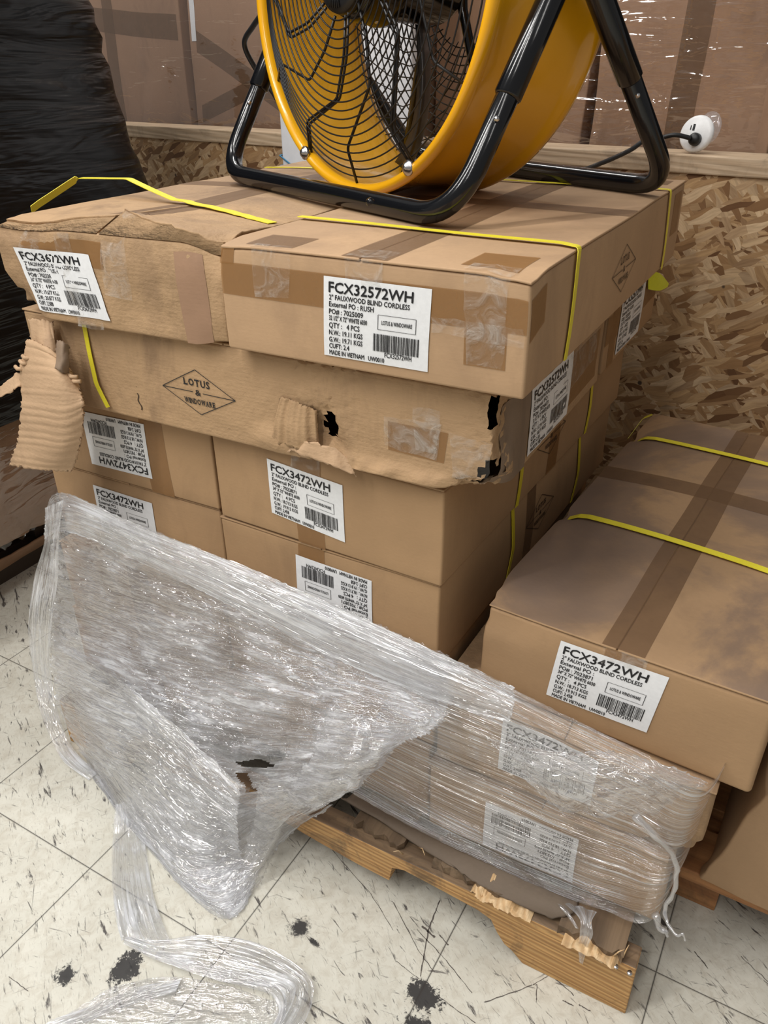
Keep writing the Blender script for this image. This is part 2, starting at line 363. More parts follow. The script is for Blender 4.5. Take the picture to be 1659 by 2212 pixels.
class Flat:
    def serif_text(s, t, x, y, w, h):
        ws = [SW.get(ch, 0.72) for ch in t]; gap = 0.22; tot = sum(ws)+gap*(len(t)-1); k = w/tot
        for ch, cw in zip(t, ws):
            s.text(ch, x, y, cw*k, h, h*0.045)
            for sx, sy in SERIF.get(ch, []):
                cx = x+sx*cw*k+h*0.03; sw = h*(0.17 if ch != 'I' else 0.20); yy0 = y+(h*0.95 if sy else -h*0.01)
                s.rect(cx-sw, yy0, cx+sw, yy0+h*0.065)
            if ch in 'LE': s.rect(x+cw*k-h*0.05, y, x+cw*k+h*0.02, y+h*0.28)
            if ch in 'T': s.rect(x-h*0.02, y+h*0.76, x+h*0.05, y+h); s.rect(x+cw*k-h*0.05, y+h*0.76, x+cw*k+h*0.02, y+h)
            x += (cw+gap)*k
        return s

    def __init__(s): s.v = []; s.f = []
    def text(s, t, x, y, w, h, bold=0.0):
        for dx, dy in ([(0, 0)] if not bold else [(0, 0), (bold, 0), (bold*0.5, bold*0.9), (bold*0.5, -bold*0.9)]):
            vs, fs = glyphs(t); b = len(s.v)
            s.v += [(x+a*w+dx, y+c*h+dy) for a, c in vs]; s.f += [tuple(i+b for i in f) for f in fs]
        return s
    def rect(s, x0, y0, x1, y1):
        b = len(s.v); s.v += [(x0, y0), (x1, y0), (x1, y1), (x0, y1)]; s.f.append((b, b+1, b+2, b+3)); return s
    def line(s, a, b, w):
        a, b = Vector(a), Vector(b); d = (b-a).normalized(); n = Vector((-d.y, d.x))*w/2; k = len(s.v)
        s.v += [tuple(a-n), tuple(b-n), tuple(b+n), tuple(a+n)]; s.f.append((k, k+1, k+2, k+3)); return s
    def build(s, name, f, mat, parent):
        return mesh_obj(name, [f(u, v) for u, v in s.v], s.f, mat, parent, smooth=False)

# ------------------------------------------------------------------ cartons
def nz(p, s, seed=0.0): return noise.noise(Vector(p)*s + Vector((seed, seed*1.7, seed*0.6)))
class Carton:
    def __init__(s, label, loc, size, rz=0.0, mat=None, seed=0.0, bulge=0.004, amp=0.0018, dents=(), hole=None, group='blind cartons stacked on the broken pallet', flaps=True, lift=None, name='carton', cat='box', r=0.004, cell=0.016, flapmat=None, shear=(0, 0), gap=0.0):
        s.e = thing(name, label, cat, loc, rz, group); s.size = Vector(size); s.seed = seed; s.bulge = bulge; s.amp = amp; s.dents = [(Vector(c), Vector(rr) if isinstance(rr, (tuple, list)) else Vector((rr,)*3), Vector(d)) for c, rr, d in dents]
        s.hole = hole; s.lift = lift; s.r = r; s.shear = shear; s.gap = gap
        m = mat or M_CARD; s.mat = m; ft = 0.0035 if flaps else 0.0
        s.shell('body', Vector((0, 0, 0)), Vector((size[0], size[1], size[2]-ft)), m, cell, hole)
        if flaps:
            hx = size[0]/2
            s.shell('top_flap', Vector((-0.0006, -0.0012, size[2]-ft+0.0002)), Vector((hx-0.0008, size[1]+0.001, size[2])), flapmat or m, cell, None, 0.0016)
            s.shell('top_flap', Vector((hx+0.0008, -0.0012, size[2]-ft+0.0002)), Vector((size[0]+0.0006, size[1]+0.001, size[2])), flapmat or m, cell, None, 0.0016)
    def warp(s, p):
        X, Y, Z = s.size; u, v, w = p.x/X, p.y/Y, p.z/Z
        q = p.copy(); b = s.bulge
        q.z += b*0.8*math.sin(PI*min(max(u, 0), 1))*math.sin(PI*min(max(v, 0), 1))*(1 if w > 0.5 else 0.0)
        q.x += b*0.7*(2*u-1)*math.sin(PI*min(max(w, 0), 1))*math.sin(PI*min(max(v, 0), 1))
        q.y += b*0.5*(2*v-1)*math.sin(PI*min(max(w, 0), 1))*math.sin(PI*min(max(u, 0), 1))
        q.x += s.shear[0]*w; q.y += s.shear[1]*w
        n = noise.noise_vector(p*5.5 + Vector((s.seed*3.1, s.seed, 0)))
        q += Vector((n.x, n.y, n.z*0.8))*s.amp*min(1.0, max(w*4, 0.15))
        for c, rr, d in s.dents:
            t = Vector(((p.x-c.x)/rr.x, (p.y-c.y)/rr.y, (p.z-c.z)/rr.z)).length
            if t < 1:
                k = (1-t*t)**2; wob = 1+0.55*nz(p, 42, s.seed+3)
                q += d*k*wob
        if s.hole and p.y < 0.04 and (abs(p.x-0.565) < 0.05 or p.x > 0.76): q += noise.noise_vector(p*230)*0.0032
        if s.lift: q = s.lift(p, q)
        return q
    def shell(s, name, lo, hi, mat, cell, hole, r=None):
        r = r or s.r
        def axis(a, b):
            n = max(1, round((b-a-2*r)/cell)); o = [a, a+r*0.3, a+r*0.7] + [a+r+(b-a-2*r)*i/n for i in range(n+1)] + [b-r*0.7, b-r*0.3, b]
            if b-a < 3*r+1e-6: o = [a, (a+b)/2, b]
            return o
        A = [axis(lo[i], hi[i]) for i in range(3)]; idx = {}; V = []; F = []
        L2 = [lo[i]+min(r, (hi[i]-lo[i])/2) for i in range(3)]; H2 = [hi[i]-min(r, (hi[i]-lo[i])/2) for i in range(3)]
        def vid(i, j, k):
            key = (i, j, k)
            if key not in idx:
                p = Vector((A[0][i], A[1][j], A[2][k])); q = Vector([min(max(p[t], L2[t]), H2[t]) for t in range(3)]); d = p-q
                if d.length > 1e-9: p = q + d.normalized()*min(r, d.length if sum(abs(x) > 1e-9 for x in d) == 1 else r)
                idx[key] = len(V); V.append((s.warp(p), p))
            return idx[key]
        n = [len(a)-1 for a in A]
        def face(a, b, c, d):
            f = [vid(*a), vid(*b), vid(*c), vid(*d)]
            if hole:
                m = sum((V[i][1] for i in f), Vector())/4
                if hole(m): return
            F.append(tuple(f))
        for i in range(n[0]):
            for j in range(n[1]):
                face((i, j+1, 0), (i+1, j+1, 0), (i+1, j, 0), (i, j, 0)); face((i, j, n[2]), (i+1, j, n[2]), (i+1, j+1, n[2]), (i, j+1, n[2]))
            for k in range(n[2]):
                face((i, 0, k), (i+1, 0, k), (i+1, 0, k+1), (i, 0, k+1)); face((i+1, n[1], k), (i, n[1], k), (i, n[1], k+1), (i+1, n[1], k+1))
        for j in range(n[1]):
            for k in range(n[2]):
                face((0, j+1, k), (0, j, k), (0, j, k+1), (0, j+1, k+1)); face((n[0], j, k), (n[0], j+1, k), (n[0], j+1, k+1), (n[0], j, k+1))
        o = mesh_obj(name, [v[0] for v in V], F, mat, s.e)
        return o
    def on(s, face, off=0.0007):
        X, Y, Z = s.size
        return {'front': lambda u, v, o=0: s.warp(Vector((u, 0, v))) + Vector((0, -off-o, 0)),
                'right': lambda u, v, o=0: s.warp(Vector((X, u, v))) + Vector((off+o, 0, 0)),
                'left': lambda u, v, o=0: s.warp(Vector((0, Y-u, v))) + Vector((-off-o, 0, 0)),
                'top': lambda u, v, o=0: s.warp(Vector((u, v, Z))) + Vector((0, 0, off+o))}[face]
    def patch(s, name, face, quad, mat, off=0.0007, nu=None, nv=None, parent=None, crin=0.0, jag=0.0, rough_seed=0):
        """a thin sheet stuck on a face; quad = four (u, v) corners"""
        f = s.on(face, off); q = [Vector(c) for c in quad]
        nu = nu or max(2, int((q[1]-q[0]).length/0.012)); nv = nv or max(2, int((q[3]-q[0]).length/0.012)); V = []; F = []; UV = []
        for j in range(nv+1):
            for i in range(nu+1):
                a, b = i/nu, j/nv; p = (q[0]*(1-a)+q[1]*a)*(1-b) + (q[3]*(1-a)+q[2]*a)*b
                if jag and (i in (0, nu) or j in (0, nv)):
                    p = p + Vector((rnd.uniform(-jag, jag), rnd.uniform(-jag, jag)))
                o = crin*abs(noise.noise(Vector((p.x*60, p.y*60, rough_seed+s.seed)))) if crin else 0
                V.append(f(p.x, p.y, o)); UV.append((p.x, p.y))
        for j in range(nv):
            for i in range(nu): k = j*(nu+1)+i; F.append((k, k+1, k+nu+2, k+nu+1))
        if face in ('left',): F = [t[::-1] for t in F]
        return mesh_obj(name, V, F, mat, parent or s.e, uvs=UV)
    def tape(s, face, quad, mat=None, **k): return s.patch('tape', face, quad, mat or M_TAPE, off=0.0006, **k)
    def ctape(s, face, quad, **k): return s.patch('clear_tape', face, quad, M_CTAPE, off=0.0012, crin=0.003, jag=0.0015, **k)
    def label(s, face, quad, lines, flip=False, crin=0.0, title_w=0.79, skip=()):
        """shipping label; quad (tl, tr, br, bl) in face coordinates"""
        tl, tr, br, bl = [Vector(c) for c in quad]
        lab = s.patch('shipping_label', face, [bl, br, tr, tl], M_PAPER, off=0.0013, crin=crin, rough_seed=1)
        f0 = s.on(face, 0.0019)
        def f(x, y):
            if flip: x, y = 1-x, 1-y
            p = (bl*(1-x)+br*x)*(1-y) + (tl*(1-x)+tr*x)*y
            o = crin*abs(noise.noise(Vector((p.x*60, p.y*60, 1+s.seed)))) if crin else 0
            return f0(p.x, p.y, o)
        T = Flat(); code, ext, po, dim, nw, gw, cu = lines
        T.text(code, 0.05, 0.815, title_w, 0.125, 0.0055)
        for i, (t, y, w, h) in enumerate([('2" FAUXWOOD BLIND CORDLESS', 0.725, 0.76, 0.060), (ext, 0.640, 0.43 if 'R' in ext[9:] else 0.33, 0.062), (po, 0.550, 0.33, 0.062), (dim, 0.470, 0.37, 0.058), ('QTY :   4 PCS', 0.375, 0.30, 0.066), (nw, 0.285, 0.33, 0.062), (gw, 0.195, 0.33, 0.062), (cu, 0.110, 0.20, 0.062), ('MADE IN VIETNAM   UW0010', 0.025, 0.54, 0.060)]):
            T.text(t, 0.055, y, w, h, 0.0022)
        for a, b in (((0.53, 0.44), (0.88, 0.44)), ((0.88, 0.44), (0.88, 0.62)), ((0.88, 0.62), (0.53, 0.62)), ((0.53, 0.62), (0.53, 0.44))): T.line(a, b, 0.005)
        T.text('LOTUS & WINDOWARE', 0.565, 0.505, 0.28, 0.05, 0.0015)
        T.text(code, 0.60, 0.100, 0.25, 0.062, 0.0018)
        T.build('lettering', f, M_INK, lab)
        B = Flat(); r = random.Random(len(code)); x = 0.49
        while x < 0.92:
            w = r.choice((0.004, 0.004, 0.007, 0.010)); B.rect(x, 0.165, x+w, 0.385); x += w + r.choice((0.0045, 0.0045, 0.008))
        B.build('barcode', f, M_INK, lab)
        return lab
    def emblem(s, face, cx, cz, hw=0.069, hh=0.036, mat=None):
        f = s.on(face, 0.0010); T = Flat(); lw = 0.0011
        P = [(cx-hw, cz), (cx, cz+hh), (cx+hw, cz), (cx, cz-hh)]
        for i in range(4):
            a, b = Vector(P[i]), Vector(P[(i+1) % 4])
            for k in range(6): T.line(a.lerp(b, k/6), a.lerp(b, (k+1)/6), lw)
        T.line((cx-hw, cz), (cx-0.009, cz), lw); T.line((cx+0.009, cz), (cx+hw, cz), lw)
        T.serif_text('LOTUS', cx-0.024, cz+0.0095, 0.047, 0.0100); T.text('&', cx-0.005, cz-0.0045, 0.010, 0.009, 0.0002)
        T.serif_text('WINDOWARE', cx-0.0275, cz-0.0185, 0.056, 0.0082)
        return T.build('printed_emblem', f, mat or M_INKB, s.e)
    def strap(s, pts, width=0.0125, mat=None, thick=0.0009, wdir=None, n=None):
        """pts: carton-local polyline; a flat woven band following it"""
        P = round_path(pts, 0.006, 4); Q = []
        for a, b in zip(P, P[1:]):
            m = max(1, int((b-a).length/0.015)); Q += [a.lerp(b, k/m) for k in range(m)]
        Q.append(P[-1]); V = []; F = []
        for i, p in enumerate(Q):
            t = (Q[min(i+1, len(Q)-1)]-Q[max(i-1, 0)]).normalized(); wd = Vector(wdir) if wdir else Vector((0, 1, 0))
            wd = (wd - t*wd.dot(t)).normalized(); nn = t.cross(wd)
            for a, b in ((-1, -1), (1, -1), (1, 1), (-1, 1)): V.append(s.warp(p) + wd*a*width/2 + nn*b*thick/2)
        for i in range(len(Q)-1):
            for j in range(4): F.append((i*4+j, i*4+(j+1) % 4, i*4+4+(j+1) % 4, i*4+4+j))
        F += [(0, 1, 2, 3), tuple((len(Q)-1)*4+j for j in (3, 2, 1, 0))]
        return mesh_obj('strap', V, F, mat or M_STRAP, s.e, smooth=False)
LA = ('FCX32572WH', 'External PO : RUSH', 'PO# : 7025009', '32 1/2" X 72" WHITE 6030', 'N.W.: 19.11 KGS', 'G.W.: 19.71 KGS', 'CUFT: 2.4')
LB = ('FCX3672WH', 'External PO : RUSH', 'PO# : 7023385', '36" X 72" WHITE 6030', 'N.W.: 19.677 KGS', 'G.W.: 20.877 KGS', 'CUFT: 2.588')
LC = ('FCX3472WH', 'External PO :', 'PO# : 7023871', '34" X 72" WHITE 6030', 'N.W.: 18.713 KGS', 'G.W.: 19.913 KGS', 'CUFT: 2.458')
LP = ('FCX32572WH', 'External PO :', 'PO# : 7024473', '32 1/2" X 72" WHITE 6030', 'N.W.: 17.91 KGS', 'G.W.: 18.71 KGS', 'CUFT: 2.38')

# ------------------------------------------------------------------ the setting
fl = mesh_obj('floor', [(-4, -3, 0), (4, -3, 0), (4, 5, 0), (-4, 5, 0)], [(0, 1, 2, 3)], M_FLOOR, smooth=False)
fl.data.transform(Matrix.Translation((0.2322, 0.2473, 0))); fl.location = (-0.2322, -0.2473, 0); fl.rotation_euler = (0, 0, -0.0199); struct(fl)
WA = math.atan2(1.038-1.330, 0.525+1.393)
wo = Vector((0.525, 1.038, 0)); wd = Vector((math.cos(WA), math.sin(WA), 0))
def wall_box(name, x0, x1, y0, y1, z0, z1, mat, bev=0.0):
    o = MB().box((x0, y0, z0), (x1, y1, z1)).build(name, mat, None, smooth=False, bevel=bev); o.location = wo; o.rotation_euler = (0, 0, WA); return o
struct(wall_box('wall_back', -3.0, 0.137, 0.0, 0.015, 0, 1.03, M_OSB, 0.001))
struct(wall_box('wall_back', 0.140, 2.4, 0.0, 0.015, 0, 1.03, M_OSB, 0.001))
struct(wall_box('trim_1', -3.0, 0.075, -0.006, 0.10, 1.03, 1.066, M_CAP, 0.003))
struct(wall_box('trim_2', 0.078, 2.4, -0.008, 0.10, 1.029, 1.068, M_CAP, 0.003))
struct(MB().box((-5, 2.9, 0), (4, 2.95, 3.0)).build('wall_rear', M_DARK, None, smooth=False))  # near-black colour paints in the shade seen between the tall cartons

# ------------------------------------------------------------------ pallet under the stack
pal = thing('wooden_pallet', 'broken wooden pallet with splintered ends under the front stack of cartons', 'pallet')
def board_profile(name, prof, y0, y1, mat, top=0.115):
    n = len(prof); V = [(x, y0, z) for x, z in prof]+[(x, y1, z) for x, z in prof]+[(x, y0, top-0.0) for x, z in prof]+[(x, y1, top) for x, z in prof]; F = []
    for i in range(n-1):
        F += [(i, i+1, 2*n+i+1, 2*n+i), (n+i+1, n+i, 3*n+i, 3*n+i+1), (2*n+i, 2*n+i+1, 3*n+i+1, 3*n+i), (i+1, i, n+i, n+i+1)]
    F += [(0, 2*n, 3*n, n), (n-1, 2*n-1, 4*n-1, 3*n-1)]
    o = mesh_obj(name, V, F, mat, pal, smooth=False); o.data.materials.append(M_WTOP)
    for p in o.data.polygons:
        if all(abs(o.data.vertices[i].co.z-top) < 1e-5 for i in p.vertices): p.material_index = 1
    return o
prof = [(-0.50, 0.0), (-0.34, 0.0), (-0.30, 0.05), (0.05, 0.068), (0.12, 0.058), (0.20, 0.049), (0.262, 0.046), (0.268, 0.082), (0.29, 0.090), (0.36, 0.084), (0.42, 0.078), (0.443, 0.070), (0.455, 0.045), (0.468, 0.026), (0.482, 0.018), (0.50, 0.0), (0.58, 0.0), (0.661, 0.0)]
st = board_profile('front_stringer', prof, -0.047, -0.010, M_PINE)
md = st.modifiers.new('bevel', 'BEVEL'); md.width = 0.0018; md.segments = 2; md.limit_method = 'ANGLE'
for y in (0.42, 0.90): board_profile('stringer', [(-0.50, 0), (-0.34, 0), (-0.28, 0.05), (0.0, 0.06), (0.4, 0.06), (0.47, 0.0), (0.661, 0)], y-0.02, y+0.02, M_PINE)
for x0, x1, y0, bi in ((-0.49, -0.40, 0.03, 0), (-0.36, -0.24, 0.0, 0), (-0.18, -0.06, 0.01, 0), (0.005, 0.125, -0.008, 1), (0.185, 0.280, -0.030, 2), (0.335, 0.47, -0.036, 3), (0.545, 0.640, -0.045, 4)):
    # deck board with a torn front end
    n = 14; V = []; r = random.Random(bi*5+1)
    fr = [y0 + (r.uniform(-0.006, 0.006) if bi else r.uniform(-0.004, 0.004)) for _ in range(n)]
    for i in range(n):
        x = x0+(x1-x0)*i/(n-1); V += [(x, fr[i], 0.1155), (x, fr[i]+r.uniform(-0.004, 0.006), 0.1295), (x, 0.93, 0.1295), (x, 0.93, 0.1155)]
    F = []
    for i in range(n-1):
        for j in range(4): F.append((i*4+j, i*4+(j+1) % 4, i*4+4+(j+1) % 4, i*4+4+j)[::-1])
    F += [(0, 1, 2, 3), tuple((n-1)*4+j for j in (3, 2, 1, 0))]
    mesh_obj('deck_board', V, F, M_GREYW, pal, smooth=False)
def splinter(name, px, py, sx, sy, sz, seed, z=0.116, mat=None, parent=None):
    """crushed, fibrous end of a board"""
    c = at(px, py, 2, z); nx, ny = 34, 12; V = []; F = []
    for j in range(ny+1):
        for i in range(nx+1):
            a, b = i/nx*2-1, j/ny; x = a*sx; y = b*sy*1.5-0.004
            e = min(1, (1-abs(a))*5)*min(1, b*4+0.25)
            h = sz*(0.35+0.7*noise.noise(Vector((x*45, y*40, seed)))+0.22*noise.noise(Vector((x*160, y*60, seed+4))))*e
            y -= 0.006*max(0, 1-b*3)*noise.noise(Vector((x*80, 0, seed+2)))+0.003*max(0, 1-b*3)*noise.noise(Vector((x*420, 0, seed+2)))
            V.append((c.x+x, c.y+y, z+max(0.0, h)+0.0005))
    for j in range(ny):
        for i in range(nx): q = j*(nx+1)+i; F.append((q, q+1, q+nx+2, q+nx+1))
    n0 = len(V)
    for i in range(nx+1): V.append((V[i][0], V[i][1]+0.002, z-0.006*abs(noise.noise(Vector((i*0.7, seed, 0))))))
    for i in range(nx): F.append((n0+i, n0+i+1, i+1, i))
    return mesh_obj(name, V, F, mat or M_SPLIT, parent or pal, smooth=False)
splinter('splintered_end', 1085, 1962, 0.045, 0.022, 0.014, 3)
splinter('splintered_end', 1040, 1932, 0.017, 0.022, 0.026, 4)
splinter('splintered_end', 1272, 2062, 0.040, 0.034, 0.018, 5)
mb = MB()
for px, py, dx, dy in ((905, 1830, 0.02, -0.02), (930, 1830, 0.015, 0.01), (1325, 2065, 0.012, 0.006), (1345, 2068, 0.004, 0.012), (870, 1845, -0.01, -0.014)):
    c = at(px, py, 2, 0.122); MB().tube([c, c+Vector((dx*0.5, dy*0.4, 0.012)), c+Vector((dx, dy, 0.016))], [0.0014, 0.001, 0.0004], 5).build('wood_sliver', M_SPLIT, pal)

mb = MB()
for k in range(2):
    c = at(1330+k*30, 2088+k*14, 2, 0.116); mb.lathe([(0.0, 0.002), (0.0035, 0.002), (0.004, 0), (0, 0)], c, (0, 0, 1), 10)
mb.build('nail_heads', M_STEEL, pal)
# grey slip sheet creased between cartons and pallet
def sheet(name, L, nu, nv, mat, parent=None, amp=0.0, fr=(10, 30), amp2=0.0, fr2=(40, 90), jag=0.0, seed=0.0, hole=None, us=1.0, vs=1.0, edgefade=0.0, thick=0.0, ridge=True, clamp=None):
    """a creased sheet through a lattice L[row][col] of points"""
    L = [[Vector(p) for p in row] for row in L]; P = []
    rows = [[catmull(row, i/nu) for i in range(nu+1)] for row in L]
    for j in range(nv+1): P.append([catmull([rows[k][i] for k in range(len(L))], j/nv) for i in range(nu+1)])
    N = [[None]*(nu+1) for _ in range(nv+1)]
    for j in range(nv+1):
        for i in range(nu+1):
            a = P[j][min(i+1, nu)]-P[j][max(i-1, 0)]; b = P[min(j+1, nv)][i]-P[max(j-1, 0)][i]; n = a.cross(b)
            N[j][i] = n.normalized() if n.length > 1e-12 else Vector((0, 0, 1))
    lu = sum((P[nv//2][i+1]-P[nv//2][i]).length for i in range(nu))*us; lv = sum((P[j+1][nu//2]-P[j][nu//2]).length for j in range(nv))*vs
    V = []; UV = []; r = random.Random(int(seed*10)+3)
    for j in range(nv+1):
        for i in range(nu+1):
            u, v = i/nu*lu, j/nv*lv
            a = noise.noise(Vector((u*fr[0], v*fr[1], seed))); c = noise.noise(Vector((u*fr2[0], v*fr2[1], seed+9)))
            if ridge: a = (1-2*abs(a))*0.8
            k = 1.0
            if edgefade: k = min(1, min(j, nv-j)/nv/edgefade)*min(1, min(i, nu-i)/nu/edgefade)
            p = P[j][i] + N[j][i]*(amp*a+amp2*c)*k
            if jag and (j in (0, nv) or i in (0, nu)):
                p = p + Vector((r.uniform(-jag, jag), r.uniform(-jag, jag)*0.4, r.uniform(-jag, jag)*0.7))
            if (clamp if clamp is not None else parent is None or 'film' in mat.name) and p.z < 0.0015: p.z = 0.0015 + abs(amp*a+amp2*c)*0.5
            V.append(p); UV.append((u, v))
    F = []
    for j in range(nv):
        for i in range(nu):
            if hole and hole(i/nu, j/nv): continue
            k = j*(nu+1)+i; F.append((k, k+1, k+nu+2, k+nu+1))
    o = mesh_obj(name, V, F, mat, parent, uvs=UV)
    if thick: m = o.modifiers.new('thick', 'SOLIDIFY'); m.thickness = thick
    return o
X, Y, Z = 0, 1, 2
sl = sheet('slip_sheet', [[(0.16, 0.02, 0.1285+0.01), (0.30, 0.012, 0.136), (0.42, 0.012, 0.135), (0.56, 0.012, 0.134)],
                          [(0.155, 0.0, 0.137), (0.29, -0.012, 0.137), (0.42, -0.020, 0.136), (0.558, -0.022, 0.136)],
                          [at(738, 1722, Z, 0.134), at(960, 1862, Z, 0.130), at(1060, 1925, Z, 0.128), at(1192, 1985, Z, 0.122)]], 40, 10, M_SLIP, thick=0.002, amp=0.002, fr=(9, 6), jag=0.002, seed=2.0)
tag(sl, 'grey-brown kraft slip sheet poking out between the lowest carton and pallet boards', 'cardboard sheet')

# ------------------------------------------------------------------ top layer
A = Carton('clean top carton on the right, taped edges, label facing front, yellow straps', (0.004, 0.0, 0.912), (0.407, 0.82, 0.1335), 0.0, M_CARDP, 1.0, bulge=0.002,
           dents=[((0.40, 0.0, 0.1335), 0.05, (-0.002, 0.002, -0.006)), ((0.0, 0.0, 0.13), (0.06, 0.05, 0.03), (0.004, 0.002, -0.003))])
A.tape('front', [(0.002, 0.072), (0.405, 0.072), (0.405, 0.112), (0.002, 0.112)])
A.tape('front', [(0.0, 0.110), (0.022, 0.110), (0.022, 0.1325), (0.0, 0.1325)])
A.tape('top', [(0.178, 0.0), (0.238, 0.0), (0.238, 0.82), (0.178, 0.82)], M_TAPED)
A.tape('top', [(0.04, 0.40), (0.407, 0.40), (0.407, 0.452), (0.04, 0.452)], M_TAPED)
A.tape('top', [(0.318, 0.02), (0.385, 0.02), (0.385, 0.088), (0.318, 0.088)])
A.tape('top', [(0.035, 0.01), (0.105, 0.01), (0.105, 0.07), (0.035, 0.07)], M_TAPED)
A.tape('top', [(0.28, 0.742), (0.39, 0.742), (0.39, 0.80), (0.28, 0.80)], M_TAPED)
A.tape('front', [(0.335, 0.030), (0.384, 0.030), (0.384, 0.072), (0.335, 0.072)])
A.tape('right', [(0.004, 0.062), (0.048, 0.075), (0.048, 0.118), (0.004, 0.112)])
A.tape('right', [(0.735, 0.05), (0.80, 0.05), (0.80, 0.12), (0.735, 0.12)])
A.ctape('front', [(0.055, 0.075), (0.105, 0.078), (0.110, 0.132), (0.052, 0.132)]); A.ctape('top', [(0.05, -0.001), (0.11, -0.001), (0.108, 0.012), (0.052, 0.014)])
A.ctape('front', [(0.185, 0.098), (0.232, 0.098), (0.232, 0.132), (0.183, 0.132)]); A.ctape('top', [(0.183, -0.001), (0.236, -0.001), (0.236, 0.034), (0.185, 0.032)])
A.ctape('front', [(0.340, 0.032), (0.381, 0.032), (0.384, 0.132), (0.332, 0.132)]); A.ctape('top', [(0.33, -0.001), (0.385, -0.001), (0.385, 0.03), (0.33, 0.028)])
A.ctape('front', [(0.296, 0.062), (0.402, 0.058), (0.402, 0.078), (0.296, 0.080)])
A.label('front', [(0.155, 0.1095), (0.295, 0.1095), (0.291, 0.0145), (0.151, 0.0145)], LA)
A.emblem('right', 0.402, 0.062, 0.069, 0.034)
A.strap([(-0.002, 0.185, 0.1375), (0.2, 0.17, 0.137), (0.385, 0.160, 0.1375), (0.4105, 0.150, 0.1365), (0.4110, 0.146, 0.120), (0.4095, 0.141, 0.004)], 0.0115)
A.strap([(0.0, 0.66, 0.1360), (0.2, 0.66, 0.137), (0.4105, 0.675, 0.1362), (0.4100, 0.70, 0.002)], 0.010)

def liftB(p, q):
    w = p.z/0.136
    if w > 0.977:   # torn-open front ends of the two flaps
        k = max(0, 1-p.y/0.24); fray = nz((p.x, p.y, 0), 70, 1.0)
        if p.x > 0.2041:
            q.z += 0.017*k*k*(1.15-0.5*(p.x-0.204)/0.204) + 0.003*k*fray
            q.y += max(0, 1-p.y/0.08)*(0.050*max(0, 1-(p.x-0.204)/0.13) + 0.006 + 0.005*fray)
        else:
            q.z += 0.003*k + 0.012*k*max(0, (p.x-0.05)/0.154)
            q.y += max(0, 1-p.y/0.08)*(0.022 + 0.018*(p.x/0.204) + 0.003*fray)
    if p.y < 0.01 and w < 0.93: q.y += 0.005*math.sin(p.x*16)*math.sin(w*3.0) - 0.002*nz(p, 25)
    return q
B = Carton('battered top carton on the left, flap torn open, wrinkled label facing front', (-0.414, 0.0, 0.905), (0.409, 0.86, 0.136), 0.03, M_CARDW, 2.0, bulge=0.006, amp=0.004,
           dents=[((0.408, 0.0, 0.136), (0.06, 0.05, 0.05), (-0.008, 0.012, -0.016)), ((0.408, 0, 0.0), (0.05, 0.05, 0.04), (-0.006, 0.008, 0.008)), ((0.0, 0.0, 0.0), 0.07, (0.018, 0.015, 0.02)), ((0.27, 0, 0.05), (0.08, 0.05, 0.05), (0, 0.007, 0)), ((0.05, 0, 0.13), (0.1, 0.06, 0.02), (0, 0.01, -0.006))], lift=liftB, cell=0.012)
B.tape('front', [(0.05, 0.085), (0.21, 0.085), (0.21, 0.122), (0.05, 0.122)])
B.tape('front', [(0.34, 0.0), (0.385, 0.0), (0.380, 0.125), (0.335, 0.120)], M_CARDB)
B.tape('top', [(0.17, 0.05), (0.235, 0.05), (0.235, 0.85), (0.17, 0.85)], M_TAPED)
B.tape('top', [(0.0, 0.42), (0.408, 0.42), (0.408, 0.47), (0.0, 0.47)], M_TAPED)
B.ctape('front', [(0.048, 0.09), (0.088, 0.085), (0.082, 0.132), (0.045, 0.134)])
B.ctape('front', [(0.128, 0.012), (0.155, 0.012), (0.152, 0.13), (0.122, 0.13)])
B.ctape('front', [(0.205, 0.05), (0.250, 0.045), (0.256, 0.133), (0.212, 0.134)]); B.ctape('top', [(0.21, -0.002), (0.26, -0.002), (0.262, 0.02), (0.215, 0.022)])
B.ctape('front', [(0.14, -0.002), (0.19, -0.002), (0.19, 0.012), (0.14, 0.012)])
B.label('front', [(0.034, 0.103), (0.184, 0.103), (0.206, 0.014), (0.060, 0.012)], LB, crin=0.0022)
B.strap([(0.400, 0.135, 0.1375), (0.30, 0.17, 0.139), (0.16, 0.215, 0.142), (0.03, 0.265, 0.165), (-0.055, 0.235, 0.165), (-0.075, 0.14, 0.128)], 0.015)
B.strap([(-0.002, 0.71, 0.1375), (0.2, 0.70, 0.1385), (0.408, 0.71, 0.1375)], 0.012)

